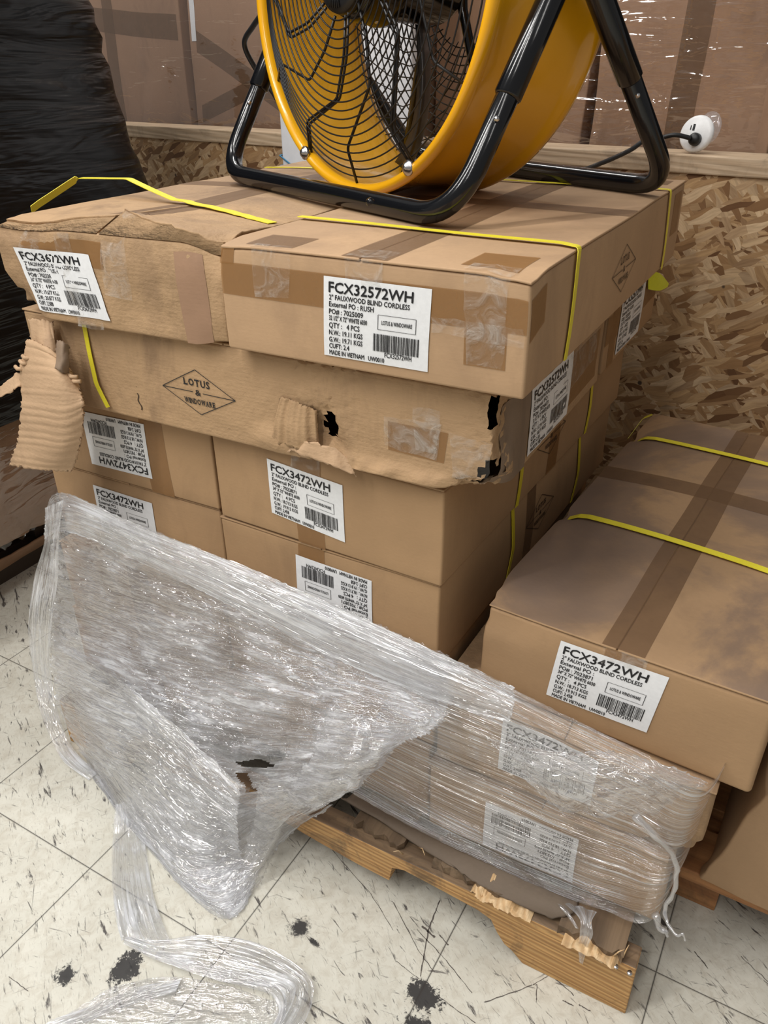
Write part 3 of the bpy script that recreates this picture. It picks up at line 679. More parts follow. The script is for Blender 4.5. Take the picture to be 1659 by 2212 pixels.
# ------------------------------------------------------------------ second layer, laid crosswise
def holeP(m):
    if m.y < 0.02:   # punched hole near the middle of the long front face
        t = ((m.x-0.565)/0.012)**2 + ((m.z-0.062)/0.022)**2
        if t < 1 + 0.9*nz(m, 60, 4): return True
    if m.x > 0.770 and m.y < 0.03:
        if 0.015 < m.z < 0.055+0.01*nz(m, 90, 2) and m.x > 0.786+0.010*nz(m, 90, 2): return True
        if 0.098 < m.z < 0.142 and m.x > 0.7925 and m.y < 0.010: return True
    return False
P = Carton('crushed carton lying crosswise in the second layer with torn holes and crumpled corner', (-0.430, 0.030, 0.757), (0.80, 0.485, 0.148), 0.0, M_CARDW, 3.0, bulge=0.004, amp=0.003, hole=holeP, cell=0.005,
           dents=[((0.80, 0, 0.0), (0.09, 0.08, 0.04), (-0.020, 0.010, 0.012)), ((0.55, 0, 0.045), (0.05, 0.05, 0.05), (0, 0.014, 0.0)), ((0.66, 0, 0.0), (0.20, 0.03, 0.035), (0, -0.012, 0.008)), ((0.48, 0, 0.02), (0.06, 0.03, 0.03), (0, -0.008, 0)), ((0.80, 0.04, 0.03), (0.05, 0.05, 0.05), (0.006, 0.0, 0.0)), ((0.80, 0.03, 0.11), (0.02, 0.04, 0.08), (-0.006, 0.01, 0))])
P.emblem('front', 0.346, 0.068, 0.067, 0.034, M_INK)
P.label('right', [(0.118, 0.112), (0.295, 0.112), (0.300, 0.010), (0.125, 0.012)], LP, crin=0.0015)
P.tape('right', [(0.30, 0.02), (0.46, 0.02), (0.46, 0.10), (0.30, 0.10)]); P.tape('right', [(0.02, 0.0), (0.12, 0.0), (0.12, 0.12), (0.02, 0.12)], M_KRAFT)
P.ctape('right', [(0.24, 0.05), (0.44, 0.055), (0.44, 0.145), (0.26, 0.145)])
P.tape('front', [(0.655, 0.045), (0.735, 0.043), (0.74, 0.085), (0.655, 0.085)]); P.ctape('front', [(0.65, 0.05), (0.725, 0.045), (0.73, 0.095), (0.65, 0.092)]); P.ctape('front', [(0.695, 0.055), (0.725, 0.055), (0.730, 0.112), (0.69, 0.112)])
P.ctape('front', [(0.748, 0.022), (0.797, 0.035), (0.797, 0.082), (0.742, 0.086)])
P.strap([(0.135, -0.0025, 0.146), (0.137, -0.004, 0.10), (0.143, -0.007, 0.05), (0.158, -0.006, 0.012)], 0.0085, wdir=(1, 0, 0))
# peeled corrugated lining standing around the punched hole
sheet('torn_liner', [[(0.475, -0.004, 0.015), (0.50, -0.008, 0.02), (0.53, -0.010, 0.022), (0.552, -0.004, 0.03)],
                     [(0.482, -0.006, 0.05), (0.505, -0.012, 0.055), (0.53, -0.012, 0.052), (0.550, -0.002, 0.055)],
                     [(0.492, -0.002, 0.088), (0.51, -0.004, 0.088), (0.53, -0.004, 0.084), (0.548, 0.0, 0.078)]], 40, 12, M_CARDW, P.e, amp=0.004, fr=(75, 4), jag=0.002, seed=4.0, thick=0.001)
sheet('torn_liner', [[(0.515, -0.006, 0.030), (0.54, -0.016, 0.036), (0.575, -0.012, 0.036), (0.60, -0.006, 0.020)],
                     [(0.50, -0.010, 0.012), (0.54, -0.018, 0.014), (0.58, -0.018, 0.010), (0.612, -0.010, -0.002)]], 24, 8, M_CARDT, P.e, amp=0.004, fr=(40, 30), jag=0.003, seed=5.0, thick=0.001)
mb = MB()
for (x0, z0, x1, z1) in ((0.222, 0.055, 0.236, 0.110), (0.225, 0.018, 0.221, 0.045)):
    pts = [Vector((x0+(x1-x0)*t + 0.002*math.sin(t*9), -0.0012, z0+(z1-z0)*t)) for t in [i/8 for i in range(9)]]
    for a, b in zip(pts, pts[1:]):
        w = 0.0012; mb.add([a+Vector((-w, 0, 0)), a+Vector((w, 0, 0)), b+Vector((w, 0, 0)), b+Vector((-w, 0, 0))], [(0, 1, 2, 3)])
mb.build('slit', M_INKB, P.e, smooth=False)
# the torn end flap hanging down on the left
def loc_(o, p): return Vector(p)-Vector((-0.430, 0.030, 0.757))
def PL(px, py, y): return loc_(None, at(px, py, Y, y))
sheet('torn_flap', [[PL(62, 735, 0.0), PL(90, 745, -0.01), PL(118, 765, -0.01), PL(150, 800, 0.0)],
                    [PL(45, 815, -0.01), PL(85, 815, -0.025), PL(130, 820, -0.03), PL(172, 840, -0.01)],
                    [PL(48, 880, -0.02), PL(90, 885, -0.035), PL(140, 890, -0.035), PL(180, 875, -0.02)],
                    [PL(40, 950, -0.02), PL(90, 955, -0.035), PL(135, 962, -0.035), PL(175, 950, -0.02)],
                    [PL(24, 1003, -0.015), PL(65, 1010, -0.03), PL(110, 1015, -0.03), PL(155, 1018, -0.015)]], 50, 90, M_CARDT, P.e, amp=0.0018, fr=(1.5, 75), amp2=0.003, fr2=(12, 16), jag=0.003, seed=6.0, thick=0.003)
sheet('torn_liner', [[PL(62, 690, 0.02), PL(85, 690, 0.015), PL(112, 695, 0.02)], [PL(66, 730, 0.015), PL(92, 735, 0.0), PL(118, 735, 0.01)], [PL(70, 765, 0.01), PL(98, 765, -0.01), PL(122, 770, 0.0)]], 24, 16, M_CARDT, P.e, amp=0.003, fr=(60, 25), jag=0.003, seed=7.0, thick=0.0015)
sheet('torn_liner', [[PL(122, 735, 0.005), PL(135, 738, -0.01), PL(148, 745, 0.0)], [PL(118, 765, -0.005), PL(132, 770, -0.02), PL(150, 775, -0.01)], [PL(112, 790, -0.01), PL(128, 800, -0.028), PL(149, 812, -0.012)]], 16, 16, M_KRAFT, P.e, amp=0.003, fr=(30, 60), jag=0.002, seed=8.0, thick=0.0015)
sheet('torn_liner', [[PL(48, 800, -0.005), PL(30, 812, -0.01), PL(5, 832, -0.01), PL(-25, 850, 0.0)], [PL(50, 825, -0.01), PL(34, 840, -0.02), PL(8, 855, -0.02), PL(-25, 872, -0.005)]], 20, 8, M_CARDT, P.e, amp=0.003, fr=(30, 30), jag=0.003, seed=8.5, thick=0.0015)
for i, (px, py) in enumerate([(58, 772), (52, 783), (42, 795), (125, 782), (134, 790), (158, 812), (165, 822), (108, 768)]):
    c = PL(px, py, -0.012); MB().tube([c+Vector((-0.009, 0, 0.001)), c+Vector((0, -0.004, 0)), c+Vector((0.009, 0, 0.0))], 0.0032, 8).build('torn_shred', M_CARDT, P.e)

Q = Carton('carton behind the crushed one with label and yellow round sticker on its end', (-0.430, 0.548, 0.757), (0.797, 0.40, 0.148), 0.0, M_CARD, 4.0, bulge=0.004,
           dents=[((0.797, 0.0, 0.148), 0.05, (-0.01, 0.02, -0.01))])
Q.label('right', [(0.085, 0.118), (0.265, 0.115), (0.262, 0.008), (0.085, 0.012)], LA)
Q.tape('right', [(0.0, 0.05), (0.397, 0.05), (0.397, 0.10), (0.0, 0.10)]); Q.tape('right', [(0.03, 0.0), (0.075, 0.0), (0.075, 0.145), (0.03, 0.145)])
st_ = sheet('yellow_sticker', [[at(1402, 588, X, 0.374)-Q.e.location, at(1425, 590, X, 0.385)-Q.e.location, at(1445, 612, X, 0.39)-Q.e.location], [at(1400, 625, X, 0.374)-Q.e.location, at(1425, 628, X, 0.385)-Q.e.location, at(1443, 620, X, 0.39)-Q.e.location]], 8, 6, M_STICK, Q.e, amp=0.001, fr=(30, 30))

# ------------------------------------------------------------------ lower layers
def blind_carton(label, loc, rz=0.0, size=(0.400, 0.82, 0.1545), mat=None, seed=0.0, **k): return Carton(label, loc, size, rz, mat or M_CARD, seed, **k)
Cc = blind_carton('left carton in the third layer with its label upside down', (-0.513, 0.072, 0.600), 0.0, seed=5.0)
Cc.label('front', [(0.118, 0.123), (0.262, 0.126), (0.262, 0.026), (0.118, 0.022)], LC, flip=True)
Cc.tape('front', [(0.255, 0.0), (0.305, 0.0), (0.300, 0.15), (0.250, 0.15)]); Cc.tape('front', [(0.06, 0.09), (0.12, 0.09), (0.12, 0.15), (0.06, 0.15)], M_TAPED)
D = blind_carton('right carton in the third layer with its label right way up', (-0.099, 0.060, 0.600), -0.045, seed=6.0)
D.label('front', [(0.108, 0.130), (0.242, 0.120), (0.242, 0.026), (0.108, 0.038)], LC)
D.tape('front', [(0.155, 0.0), (0.205, 0.0), (0.205, 0.035), (0.155, 0.035)]); D.tape('front', [(0.155, 0.12), (0.205, 0.12), (0.205, 0.153), (0.155, 0.153)]); D.ctape('front', [(0.150, 0.105), (0.205, 0.11), (0.205, 0.150), (0.155, 0.150)])
D.tape('top', [(0.17, 0), (0.23, 0), (0.23, 0.82), (0.17, 0.82)])
D.tape('right', [(0.395, 0.0), (0.445, 0.0), (0.445, 0.10), (0.395, 0.10)])
D.emblem('right', 0.40, 0.078, 0.069, 0.036)
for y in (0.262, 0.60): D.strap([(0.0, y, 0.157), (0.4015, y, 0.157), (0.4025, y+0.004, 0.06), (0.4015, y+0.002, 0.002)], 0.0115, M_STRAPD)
E_ = blind_carton('left carton in the fourth layer, label half covered by the film edge', (-0.518, 0.078, 0.4430), 0.0, seed=7.0)
E_.label('front', [(0.106, 0.130), (0.248, 0.128), (0.248, 0.034), (0.106, 0.034)], LC)
F_ = blind_carton('right carton in the fourth layer, inverted label dipping behind the film', (-0.104, 0.062, 0.4430), -0.035, seed=8.0)
F_.label('front', [(0.150, 0.130), (0.290, 0.126), (0.290, 0.030), (0.148, 0.030)], LC, flip=True)
F_.tape('front', [(0.155, 0.12), (0.205, 0.12), (0.205, 0.153), (0.155, 0.153)])
F_.emblem('right', 0.40, 0.078, 0.069, 0.036); F_.tape('right', [(0.33, 0.0), (0.37, 0.0), (0.37, 0.15), (0.33, 0.15)], M_TAPED)
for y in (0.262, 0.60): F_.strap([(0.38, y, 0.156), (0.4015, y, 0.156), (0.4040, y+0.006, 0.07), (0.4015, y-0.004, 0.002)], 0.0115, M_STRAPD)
G5 = [('left carton in the fifth layer behind the draped film', (-0.510, 0.05, 0.2865)), ('middle carton in the fifth layer behind the film', (-0.106, 0.048, 0.2865)),
      ('left carton in the bottom layer behind the draped film', (-0.515, 0.045, 0.130)), ('middle carton in the bottom layer resting on the pallet behind the torn film', (-0.110, 0.040, 0.130))]
for i, (lb, lc) in enumerate(G5):
    c = blind_carton(lb, lc, 0.0, seed=9.0+i); c.tape('front', [(0.175, 0.0), (0.225, 0.0), (0.225, 0.15), (0.175, 0.15)])
    if i == 9: c.label('front', [(0.13, 0.128), (0.272, 0.128), (0.272, 0.03), (0.13, 0.03)], LC)

# right-hand column
R1 = Carton('dusty carton topping the lower stack on the right, two yellow straps across it', (0.354, 0.070, 0.424), (0.385, 0.80, 0.153), -0.080, M_CARDD, 13.0, bulge=0.010, amp=0.002, r=0.007,
            dents=[((0.0, 0.0, 0.153), (0.14, 0.09, 0.06), (0.004, 0.012, -0.010)), ((0.0, 0.295, 0.153), (0.04, 0.03, 0.03), (0.004, 0, -0.010)), ((0.0, 0.66, 0.153), (0.04, 0.03, 0.03), (0.004, 0, -0.008))])
R1.label('front', [(0.118, 0.137), (0.262, 0.139), (0.250, 0.040), (0.108, 0.036)], LC)
R1.tape('front', [(0.178, 0.115), (0.228, 0.115), (0.228, 0.152), (0.178, 0.152)]); R1.ctape('front', [(0.175, 0.125), (0.232, 0.125), (0.232, 0.152), (0.175, 0.152)])
R1.tape('top', [(0.172, 0.0), (0.228, 0.0), (0.224, 0.80), (0.168, 0.80)], M_TAPED)
R1.tape('top', [(0.0, 0.455), (0.385, 0.455), (0.385, 0.505), (0.0, 0.505)], M_TAPED)
R1.strap([(-0.002, 0.297, 0.06), (-0.0015, 0.295, 0.150), (0.02, 0.293, 0.158), (0.1, 0.290, 0.1575), (0.28, 0.282, 0.1575), (0.386, 0.278, 0.155), (0.387, 0.278, 0.02)], 0.0135)
R1.strap([(-0.002, 0.665, 0.06), (-0.0015, 0.662, 0.150), (0.02, 0.66, 0.158), (0.1, 0.658, 0.1575), (0.28, 0.650, 0.1575), (0.386, 0.645, 0.155), (0.387, 0.645, 0.02)], 0.0135)
R1.strap([(0.0, 0.785, 0.156), (-0.014, 0.775, 0.148), (-0.028, 0.735, 0.110)], 0.013)
R2 = Carton('middle carton of the lower right stack under stretch film, corner bulging', (0.302, 0.035, 0.278), (0.398, 0.80, 0.143), -0.02, M_CARDW, 14.0, bulge=0.006, r=0.010,
            dents=[((0.40, 0.0, 0.0), (0.12, 0.08, 0.05), (-0.012, 0.012, 0.008)), ((0.28, 0, 0.143), (0.12, 0.05, 0.04), (0.0, -0.008, -0.006))])
R2.label('front', [(0.108, 0.135), (0.250, 0.135), (0.247, 0.035), (0.106, 0.035)], LC, crin=0.001)
R3 = Carton('lowest carton of the right stack, inverted label showing through the tight film', (0.298, 0.022, 0.1325), (0.374, 0.80, 0.143), 0.0, M_CARDW, 15.0, bulge=0.006, r=0.010,
            dents=[((0.374, 0.0, 0.143), (0.10, 0.08, 0.05), (-0.006, 0.004, -0.010))])
R3.label('front', [(0.100, 0.112), (0.246, 0.112), (0.246, 0.012), (0.100, 0.012)], LC, flip=True)

# ------------------------------------------------------------------ neighbouring pallet, lower right
p2 = thing('wooden_pallet', 'reddish wooden pallet under the carton at the lower right edge', 'pallet')
MB().box((0.66, 0.175, 0.088), (1.75, 0.27, 0.112)).build('deck_board', M_REDW, p2, smooth=False, bevel=0.002)
MB().box((0.66, 0.32, 0.088), (1.75, 0.42, 0.112)).build('deck_board', M_REDW, p2, smooth=False, bevel=0.002)
MB().box((0.66, 0.50, 0.088), (1.75, 0.62, 0.112)).build('deck_board', M_REDW, p2, smooth=False, bevel=0.002)
MB().box((0.67, 0.21, 0.0), (0.745, 0.95, 0.088)).build('stringer', M_REDW, p2, smooth=False, bevel=0.002)
MB().box((0.90, 0.185, 0.0), (0.98, 0.95, 0.088)).build('stringer', M_PINE, p2, smooth=False, bevel=0.002)
p2.rotation_euler = (0, 0, -0.03)
G = Carton('plain carton on the reddish pallet at the lower right, leaning edge', (0.722, 0.140, 0.114), (0.46, 0.70, 0.235), -0.05, M_CARDP, 16.0, bulge=0.008, shear=(0.035, -0.01), group='cartons on the neighbouring pallet', flaps=False,
           dents=[((0.0, 0, 0.0), (0.06, 0.06, 0.1), (-0.01, 0.004, 0.0)), ((0.0, 0, 0.235), (0.06, 0.06, 0.06), (0.006, 0.006, -0.006))])
G.patch('shipping_label', 'front', [(0.118, 0.012), (0.21, 0.012), (0.21, 0.085), (0.128, 0.085)], M_PAPER, off=0.0012)
Hh = Carton('carton stacked on the lower right one, only its corner showing at the right edge', (0.785, 0.135, 0.351), (0.42, 0.70, 0.15), -0.05, M_CARD, 17.0, group='cartons on the neighbouring pallet', flaps=False)

# ------------------------------------------------------------------ stretch film
wrap = thing('stretch_wrap', 'clear torn stretch film sagging around the bottom of the carton stack', 'plastic film')
def R_(*ps): return [at(px, py, Y, y) if z is None else at(px, py, Z, z) for px, py, y, z in ps]
def yy(px, py, y): return (px, py, y, None)
def zz(px, py, z): return (px, py, None, z)
MAIN = [R_(yy(120, 1066, 0.005), yy(300, 1140, 0.012), yy(515, 1226, 0.012), yy(740, 1322, 0.010), yy(965, 1424, 0.010)),
        R_(yy(108, 1190, 0.0), yy(290, 1262, 0.0), yy(510, 1340, 0.0), yy(740, 1422, -0.005), yy(965, 1500, -0.005)),
        R_(yy(104, 1320, -0.01), yy(282, 1390, -0.025), yy(500, 1455, -0.03), yy(740, 1510, -0.03), yy(952, 1562, -0.02)),
        R_(yy(108, 1440, -0.055), yy(272, 1510, -0.085), yy(480, 1570, -0.07), yy(700, 1600, -0.065), yy(858, 1610, -0.055)),
        R_(yy(128, 1545, -0.080), yy(262, 1625, -0.115), yy(445, 1690, -0.11), yy(640, 1690, -0.09), yy(800, 1668, -0.065)),
        R_(zz(172, 1628, 0.012), zz(270, 1745, 0.02), zz(415, 1845, 0.03), yy(585, 1770, -0.09), yy(775, 1705, -0.06)),
        R_(zz(213, 1688, 0.004), zz(312, 1825, 0.004), zz(488, 1986, 0.004), zz(602, 1830, 0.015), yy(748, 1722, -0.06))]
def hole_main(a, b):
    w = 0.010*math.sin(a*90)+0.008*math.sin(b*120)
    if abs(a-0.605) < 0.048 and abs(b-0.600-w*0.3) < 0.014*(1-((a-0.605)/0.05)**2)+0.002: return True
    if abs((a-0.605)-(b-0.66)*0.85) < 0.013+w*0.25 and abs(b-0.66) < 0.030: return True
    if a > 0.90+0.08*nz((b*10, 0, 0), 2.5) and b > 0.86: return True
    return False
sheet('loose_sheet', MAIN, 190, 210, M_FILM, wrap, amp=0.0065, fr=(6, 22), amp2=0.0026, fr2=(22, 80), seed=1.0, hole=hole_main, jag=0.004)
sheet('inner_layer', [[p+Vector((0, 0.009, -0.004 if p.z > 0.03 else 0)) for p in row] for row in MAIN[:6]], 120, 120, M_FILMT, wrap, amp=0.0045, fr=(5, 26), amp2=0.0015, fr2=(20, 60), seed=14.0, hole=lambda a, b: hole_main(a, b*0.833) or (abs(a-0.605) < 0.06 and abs(b*0.833-0.62) < 0.06), jag=0.004)
# second, folded layer over the middle and a cuff along the top edge
sheet('folded_layer', [R_(yy(150, 1395, -0.035), yy(270, 1480, -0.080), yy(400, 1590, -0.105), yy(520, 1700, -0.125)),
                       R_(yy(150, 1500, -0.05), yy(260, 1590, -0.10), yy(390, 1700, -0.13), yy(510, 1780, -0.135)),
                       R_(zz(205, 1665, 0.02), zz(290, 1780, 0.03), zz(410, 1880, 0.03), zz(530, 1870, 0.03)),
                       R_(zz(216, 1686, 0.007), zz(318, 1828, 0.007), zz(486, 1980, 0.007), zz(560, 1890, 0.01))], 90, 90, M_FILM, wrap, amp=0.005, fr=(10, 22), amp2=0.002, fr2=(30, 80), seed=2.2, jag=0.003)
sheet('top_cuff', [R_(yy(98, 1100, -0.004), yy(135, 1064, -0.002), yy(300, 1135, 0.0), yy(515, 1218, 0.0), yy(740, 1316, 0.0), yy(965, 1418, 0.0), yy(1110, 1485, 0.0)),
                   R_(yy(95, 1130, -0.012), yy(150, 1110, -0.014), yy(300, 1172, -0.01), yy(515, 1262, -0.01), yy(740, 1365, -0.01), yy(965, 1460, -0.01), yy(1110, 1520, -0.01)),
                   R_(yy(94, 1165, -0.01), yy(150, 1150, -0.014), yy(300, 1215, -0.01), yy(515, 1318, -0.012), yy(740, 1432, -0.012), yy(960, 1520, -0.012), yy(1100, 1560, -0.01))], 200, 26, M_FILMR, wrap, amp=0.0022, fr=(4, 95), amp2=0.001, fr2=(20, 160), seed=3.3, jag=0.002)
sheet('taut_band', [R_(yy(900, 1392, -0.002), yy(1010, 1440, -0.004), yy(1110, 1490, -0.006), yy(1230, 1550, -0.010), yy(1380, 1622, -0.018), yy(1535, 1692, -0.012)) + [Vector((0.712, 0.20, 0.44))],
                    R_(yy(840, 1500, -0.006), yy(990, 1560, -0.012), yy(1110, 1610, -0.012), yy(1230, 1668, -0.012), yy(1360, 1725, -0.014), yy(1500, 1775, 0.0)) + [Vector((0.712, 0.20, 0.37))],
                    R_(yy(790, 1590, -0.010), yy(960, 1670, -0.012), yy(1090, 1725, -0.012), yy(1210, 1780, -0.010), yy(1340, 1828, -0.008), yy(1468, 1860, 0.0)) + [Vector((0.702, 0.20, 0.28))],
                    R_(yy(750, 1660, -0.012), yy(920, 1755, -0.010), yy(1060, 1825, -0.010), yy(1180, 1875, -0.010), yy(1310, 1925, -0.006), yy(1438, 1930, 0.0)) + [Vector((0.690, 0.20, 0.20))],
                    R_(yy(738, 1700, -0.010), yy(900, 1792, -0.008), yy(1060, 1868, -0.006), yy(1200, 1932, -0.004), yy(1300, 1966, -0.002), yy(1412, 1984, 0.004)) + [Vector((0.684, 0.20, 0.15))]],
      170, 110, M_FILMS, wrap, amp=0.0016, fr=(2.0, 150), amp2=0.0006, fr2=(8, 300), seed=4.4, jag=0.001, edgefade=0.0)
sheet('bunched_fold', [R_(yy(1045, 1592, -0.022), yy(1180, 1622, -0.045), yy(1290, 1622, -0.045), yy(1400, 1640, -0.040), yy(1532, 1690, -0.020)),
                       R_(yy(1075, 1625, -0.035), yy(1180, 1662, -0.060), yy(1290, 1672, -0.060), yy(1400, 1690, -0.055), yy(1510, 1708, -0.030)),
                       R_(yy(1110, 1660, -0.030), yy(1190, 1700, -0.050), yy(1290, 1722, -0.050), yy(1390, 1730, -0.042), yy(1480, 1722, -0.020)),
                       R_(yy(1140, 1690, -0.022), yy(1195, 1738, -0.030), yy(1270, 1765, -0.030), yy(1340, 1765, -0.026), yy(1400, 1770, -0.016))], 110, 60, M_FILMC, wrap, amp=0.009, fr=(20, 34), amp2=0.003, fr2=(60, 80), seed=5.5, jag=0.004)
sheet('torn_gather', [R_(yy(700, 1530, -0.075), yy(760, 1540, -0.095), yy(830, 1560, -0.085), yy(940, 1560, -0.045)),
                      R_(yy(680, 1610, -0.095), yy(745, 1625, -0.125), yy(820, 1630, -0.105), yy(880, 1600, -0.055)),
                      R_(yy(640, 1680, -0.105), yy(710, 1695, -0.125), yy(770, 1700, -0.105), yy(805, 1665, -0.065)),
                      R_(yy(610, 1735, -0.10), yy(660, 1745, -0.110), yy(715, 1738, -0.10), yy(752, 1705, -0.075))], 80, 80, M_FILM, wrap, amp=0.008, fr=(16, 28), amp2=0.003, fr2=(55, 85), seed=6.6, jag=0.006)
sheet('torn_gather', [R_(yy(560, 1690, -0.12), yy(610, 1700, -0.125), yy(660, 1740, -0.11)), R_(yy(550, 1760, -0.12), yy(600, 1775, -0.12), yy(640, 1760, -0.11)),
                      R_(yy(530, 1830, -0.125), yy(580, 1830, -0.115), yy(612, 1780, -0.10)), R_(zz(500, 1965, 0.01), zz(565, 1900, 0.01), zz(605, 1825, 0.02))], 50, 70, M_FILMC, wrap, amp=0.006, fr=(18, 18), amp2=0.002, fr2=(60, 70), seed=7.7, jag=0.004)
def ribbon(name, C, wds, mat, parent, nu=10, nv=90, amp=0.002, fr=(60, 6), seed=0.0, lift=0.0, arch=0.0, jag=0.0, amp2=0.0):
    """a band of film along C; wds = side vectors"""
    C = [Vector(c) for c in C]; Wv = [Vector(w) for w in wds]
    L = [[C[i]-Wv[i], C[i]-Wv[i]*0.5+Vector((0, 0, arch)), C[i]+Vector((0, 0, arch*1.3)), C[i]+Wv[i]*0.5+Vector((0, 0, arch)), C[i]+Wv[i]] for i in range(len(C))]
    return sheet(name, L, nu, nv, mat, parent, amp=amp, fr=fr, amp2=amp2, fr2=(120, 20), seed=seed, jag=jag)
def swap(o):   # streaks run along the band
    lay = o.data.uv_layers[0]
    for d in lay.data: d.uv = (d.uv[1], d.uv[0])
def px_ribbon(name, pts, mat, parent, z=None, **k):
    """pts: (left px, left py, right px, right py, y or z)"""
    C = []; Wd = []
    for a, b, c, d, h in pts:
        f = (lambda x, y: at(x, y, Z, h)) if z else (lambda x, y: at(x, y, Y, h))
        l, r = f(a, b), f(c, d); C.append((l+r)/2); Wd.append((r-l)/2)
    o = ribbon(name, C, Wd, mat, parent, **k); swap(o); return o
px_ribbon('hanging_strand', [(95, 1098, 135, 1080, -0.02), (96, 1170, 128, 1150, -0.03), (72, 1250, 122, 1260, -0.04), (62, 1330, 112, 1330, -0.045), (62, 1400, 108, 1400, -0.045), (72, 1470, 112, 1470, -0.05)], M_FILMR, wrap, nu=16, nv=60, amp=0.003, fr=(110, 5), seed=11.0)
px_ribbon('hanging_strand', [(72, 1465, 112, 1470, 0.085), (88, 1540, 122, 1525, 0.055), (112, 1600, 140, 1582, 0.03), (138, 1645, 165, 1625, 0.015), (192, 1684, 212, 1668, 0.006)], M_FILMR, wrap, z=True, nu=16, nv=40, amp=0.003, fr=(110, 5), seed=12.0)
def strand(pts, r0, r1, n=40, seed=1.0):
    P_ = smooth_path(pts, n); rs = [(r0+(r1-r0)*i/(n-1))*(1+0.5*nz((i*0.35, seed, 0), 1.0)) for i in range(n)]
    P_ = [p + Vector((nz((i*0.3, 0, seed), 1), 0, nz((i*0.3, 5, seed), 1)))*0.003 for i, p in enumerate(P_)]
    return MB().tube(P_, rs, 8)
Y1 = -0.02
strand([at(1372, 1762, Y, -0.03), at(1410, 1800, Y, -0.03), at(1445, 1835, Y, -0.015), at(1462, 1880, Y, -0.01), at(1455, 1925, Y, -0.01), at(1438, 1960, Y, -0.01), at(1440, 1990, Y, -0.02), at(1462, 2020, Y, -0.03), at(1474, 2018, Y, -0.03), at(1480, 2032, Y, -0.03)], 0.0050, 0.0012, 60).build('hanging_strand', M_FILMR, wrap)
strand([at(1415, 1975, Y, -0.01), at(1425, 2005, Y, -0.012), at(1438, 2012, Y, -0.012), at(1440, 2022, Y, -0.012)], 0.006, 0.002, 20, 3.0).build('hanging_strand', M_FILMR, wrap)
px_ribbon('hanging_strand', [(1215, 1945, 1290, 1968, -0.008), (1250, 1980, 1278, 1990, -0.04), (1252, 2015, 1280, 2020, -0.055), (1248, 2045, 1268, 2050, -0.056), (1250, 2080, 1258, 2085, -0.056)], M_FILMR, wrap, nu=14, nv=36, amp=0.003, fr=(140, 8), seed=13.0)
px_ribbon('hanging_strand', [(1195, 1940, 1215, 1950, -0.012), (1220, 1972, 1232, 1975, -0.03), (1243, 2005, 1250, 2006, -0.045)], M_FILMC, wrap, nu=6, nv=16, amp=0.001, seed=14.0)

tail = thing('loose_film_strip', 'long strip of clear film lying on the floor at bottom left', 'plastic film')
px_ribbon('flat_run', [(248, 1735, 285, 1735, 0.03), (243, 1800, 308, 1790, 0.012), (240, 1860, 318, 1850, 0.010), (243, 1930, 330, 1925, 0.010), (250, 1985, 350, 1990, 0.010), (262, 2030, 370, 2036, 0.010)], M_FILMR, tail, z=True, nu=26, nv=90, amp=0.006, fr=(85, 6), amp2=0.002, seed=21.0)
px_ribbon('folded_run', [(262, 2042, 280, 2022, 0.012), (335, 2075, 345, 2028, 0.014), (410, 2095, 435, 2018, 0.016), (480, 2120, 540, 2032, 0.016), (555, 2130, 620, 2068, 0.016), (605, 2140, 672, 2110, 0.016), (610, 2165, 678, 2150, 0.014), (590, 2200, 665, 2195, 0.012), (560, 2240, 640, 2240, 0.010)], M_FILMR, tail, z=True, nu=30, nv=130, amp=0.006, fr=(75, 5), amp2=0.002, seed=22.0, arch=0.006)
px_ribbon('inner_run', [(330, 2072, 345, 2050, 0.014), (420, 2105, 430, 2075, 0.018), (510, 2130, 530, 2100, 0.020), (580, 2150, 600, 2125, 0.020), (600, 2190, 625, 2165, 0.016), (580, 2235, 612, 2230, 0.012)], M_FILMR, tail, z=True, nu=16, nv=80, amp=0.006, fr=(95, 6), amp2=0.002, seed=23.0, arch=0.004)
px_ribbon('spread_run', [(60, 2240, 240, 2130, 0.010), (160, 2260, 350, 2108, 0.008), (300, 2270, 460, 2120, 0.006), (420, 2270, 560, 2150, 0.006), (560, 2270, 610, 2165, 0.008)], M_FILMC, tail, z=True, nu=40, nv=80, amp=0.005, fr=(40, 9), amp2=0.002, seed=24.0)
px_ribbon('spread_edge', [(60, 2262, 110, 2200, 0.012), (170, 2215, 220, 2165, 0.012), (280, 2170, 300, 2130, 0.012), (380, 2140, 392, 2112, 0.010)], M_FILMR, tail, z=True, nu=16, nv=70, amp=0.005, fr=(90, 6), seed=25.0)

# ------------------------------------------------------------------ the fan
FN = Vector((-0.43, -0.902, 0.046)).normalized(); FS = FN.cross(Vector((0, 0, 1))).normalized(); FU = FS.cross(FN)
FC = Vector((-0.018, 0.40, 1.3525)); FM = FC-FN*0.1
fan = thing('drum_fan', 'yellow drum fan on a black tubular stand standing on top of the cartons', 'fan', (FM.x, FM.y, 1.0465))
def L(p): return Vector(p)-fan.location
def fp(r, th, h=0.0): return L(FC + (FS*math.cos(th)+FU*math.sin(th))*r + FN*h)
MB().lathe([(0.286, 0.004), (0.290, 0.008), (0.296, 0.009), (0.301, 0.004), (0.302, -0.004), (0.298, -0.012), (0.2925, -0.02), (0.291, -0.06), (0.292, -0.13), (0.295, -0.172), (0.297, -0.182), (0.302, -0.186), (0.305, -0.194), (0.302, -0.203), (0.296, -0.205), (0.292, -0.199), (0.290, -0.188), (0.288, -0.172), (0.287, -0.13), (0.287, -0.02), (0.284, -0.004)], L(FC), FN, 128, close=True).build('drum', M_YEL, fan)
def gprof(r): return 0.034*max(0.0, min(1.0, (0.275-r)/0.07))
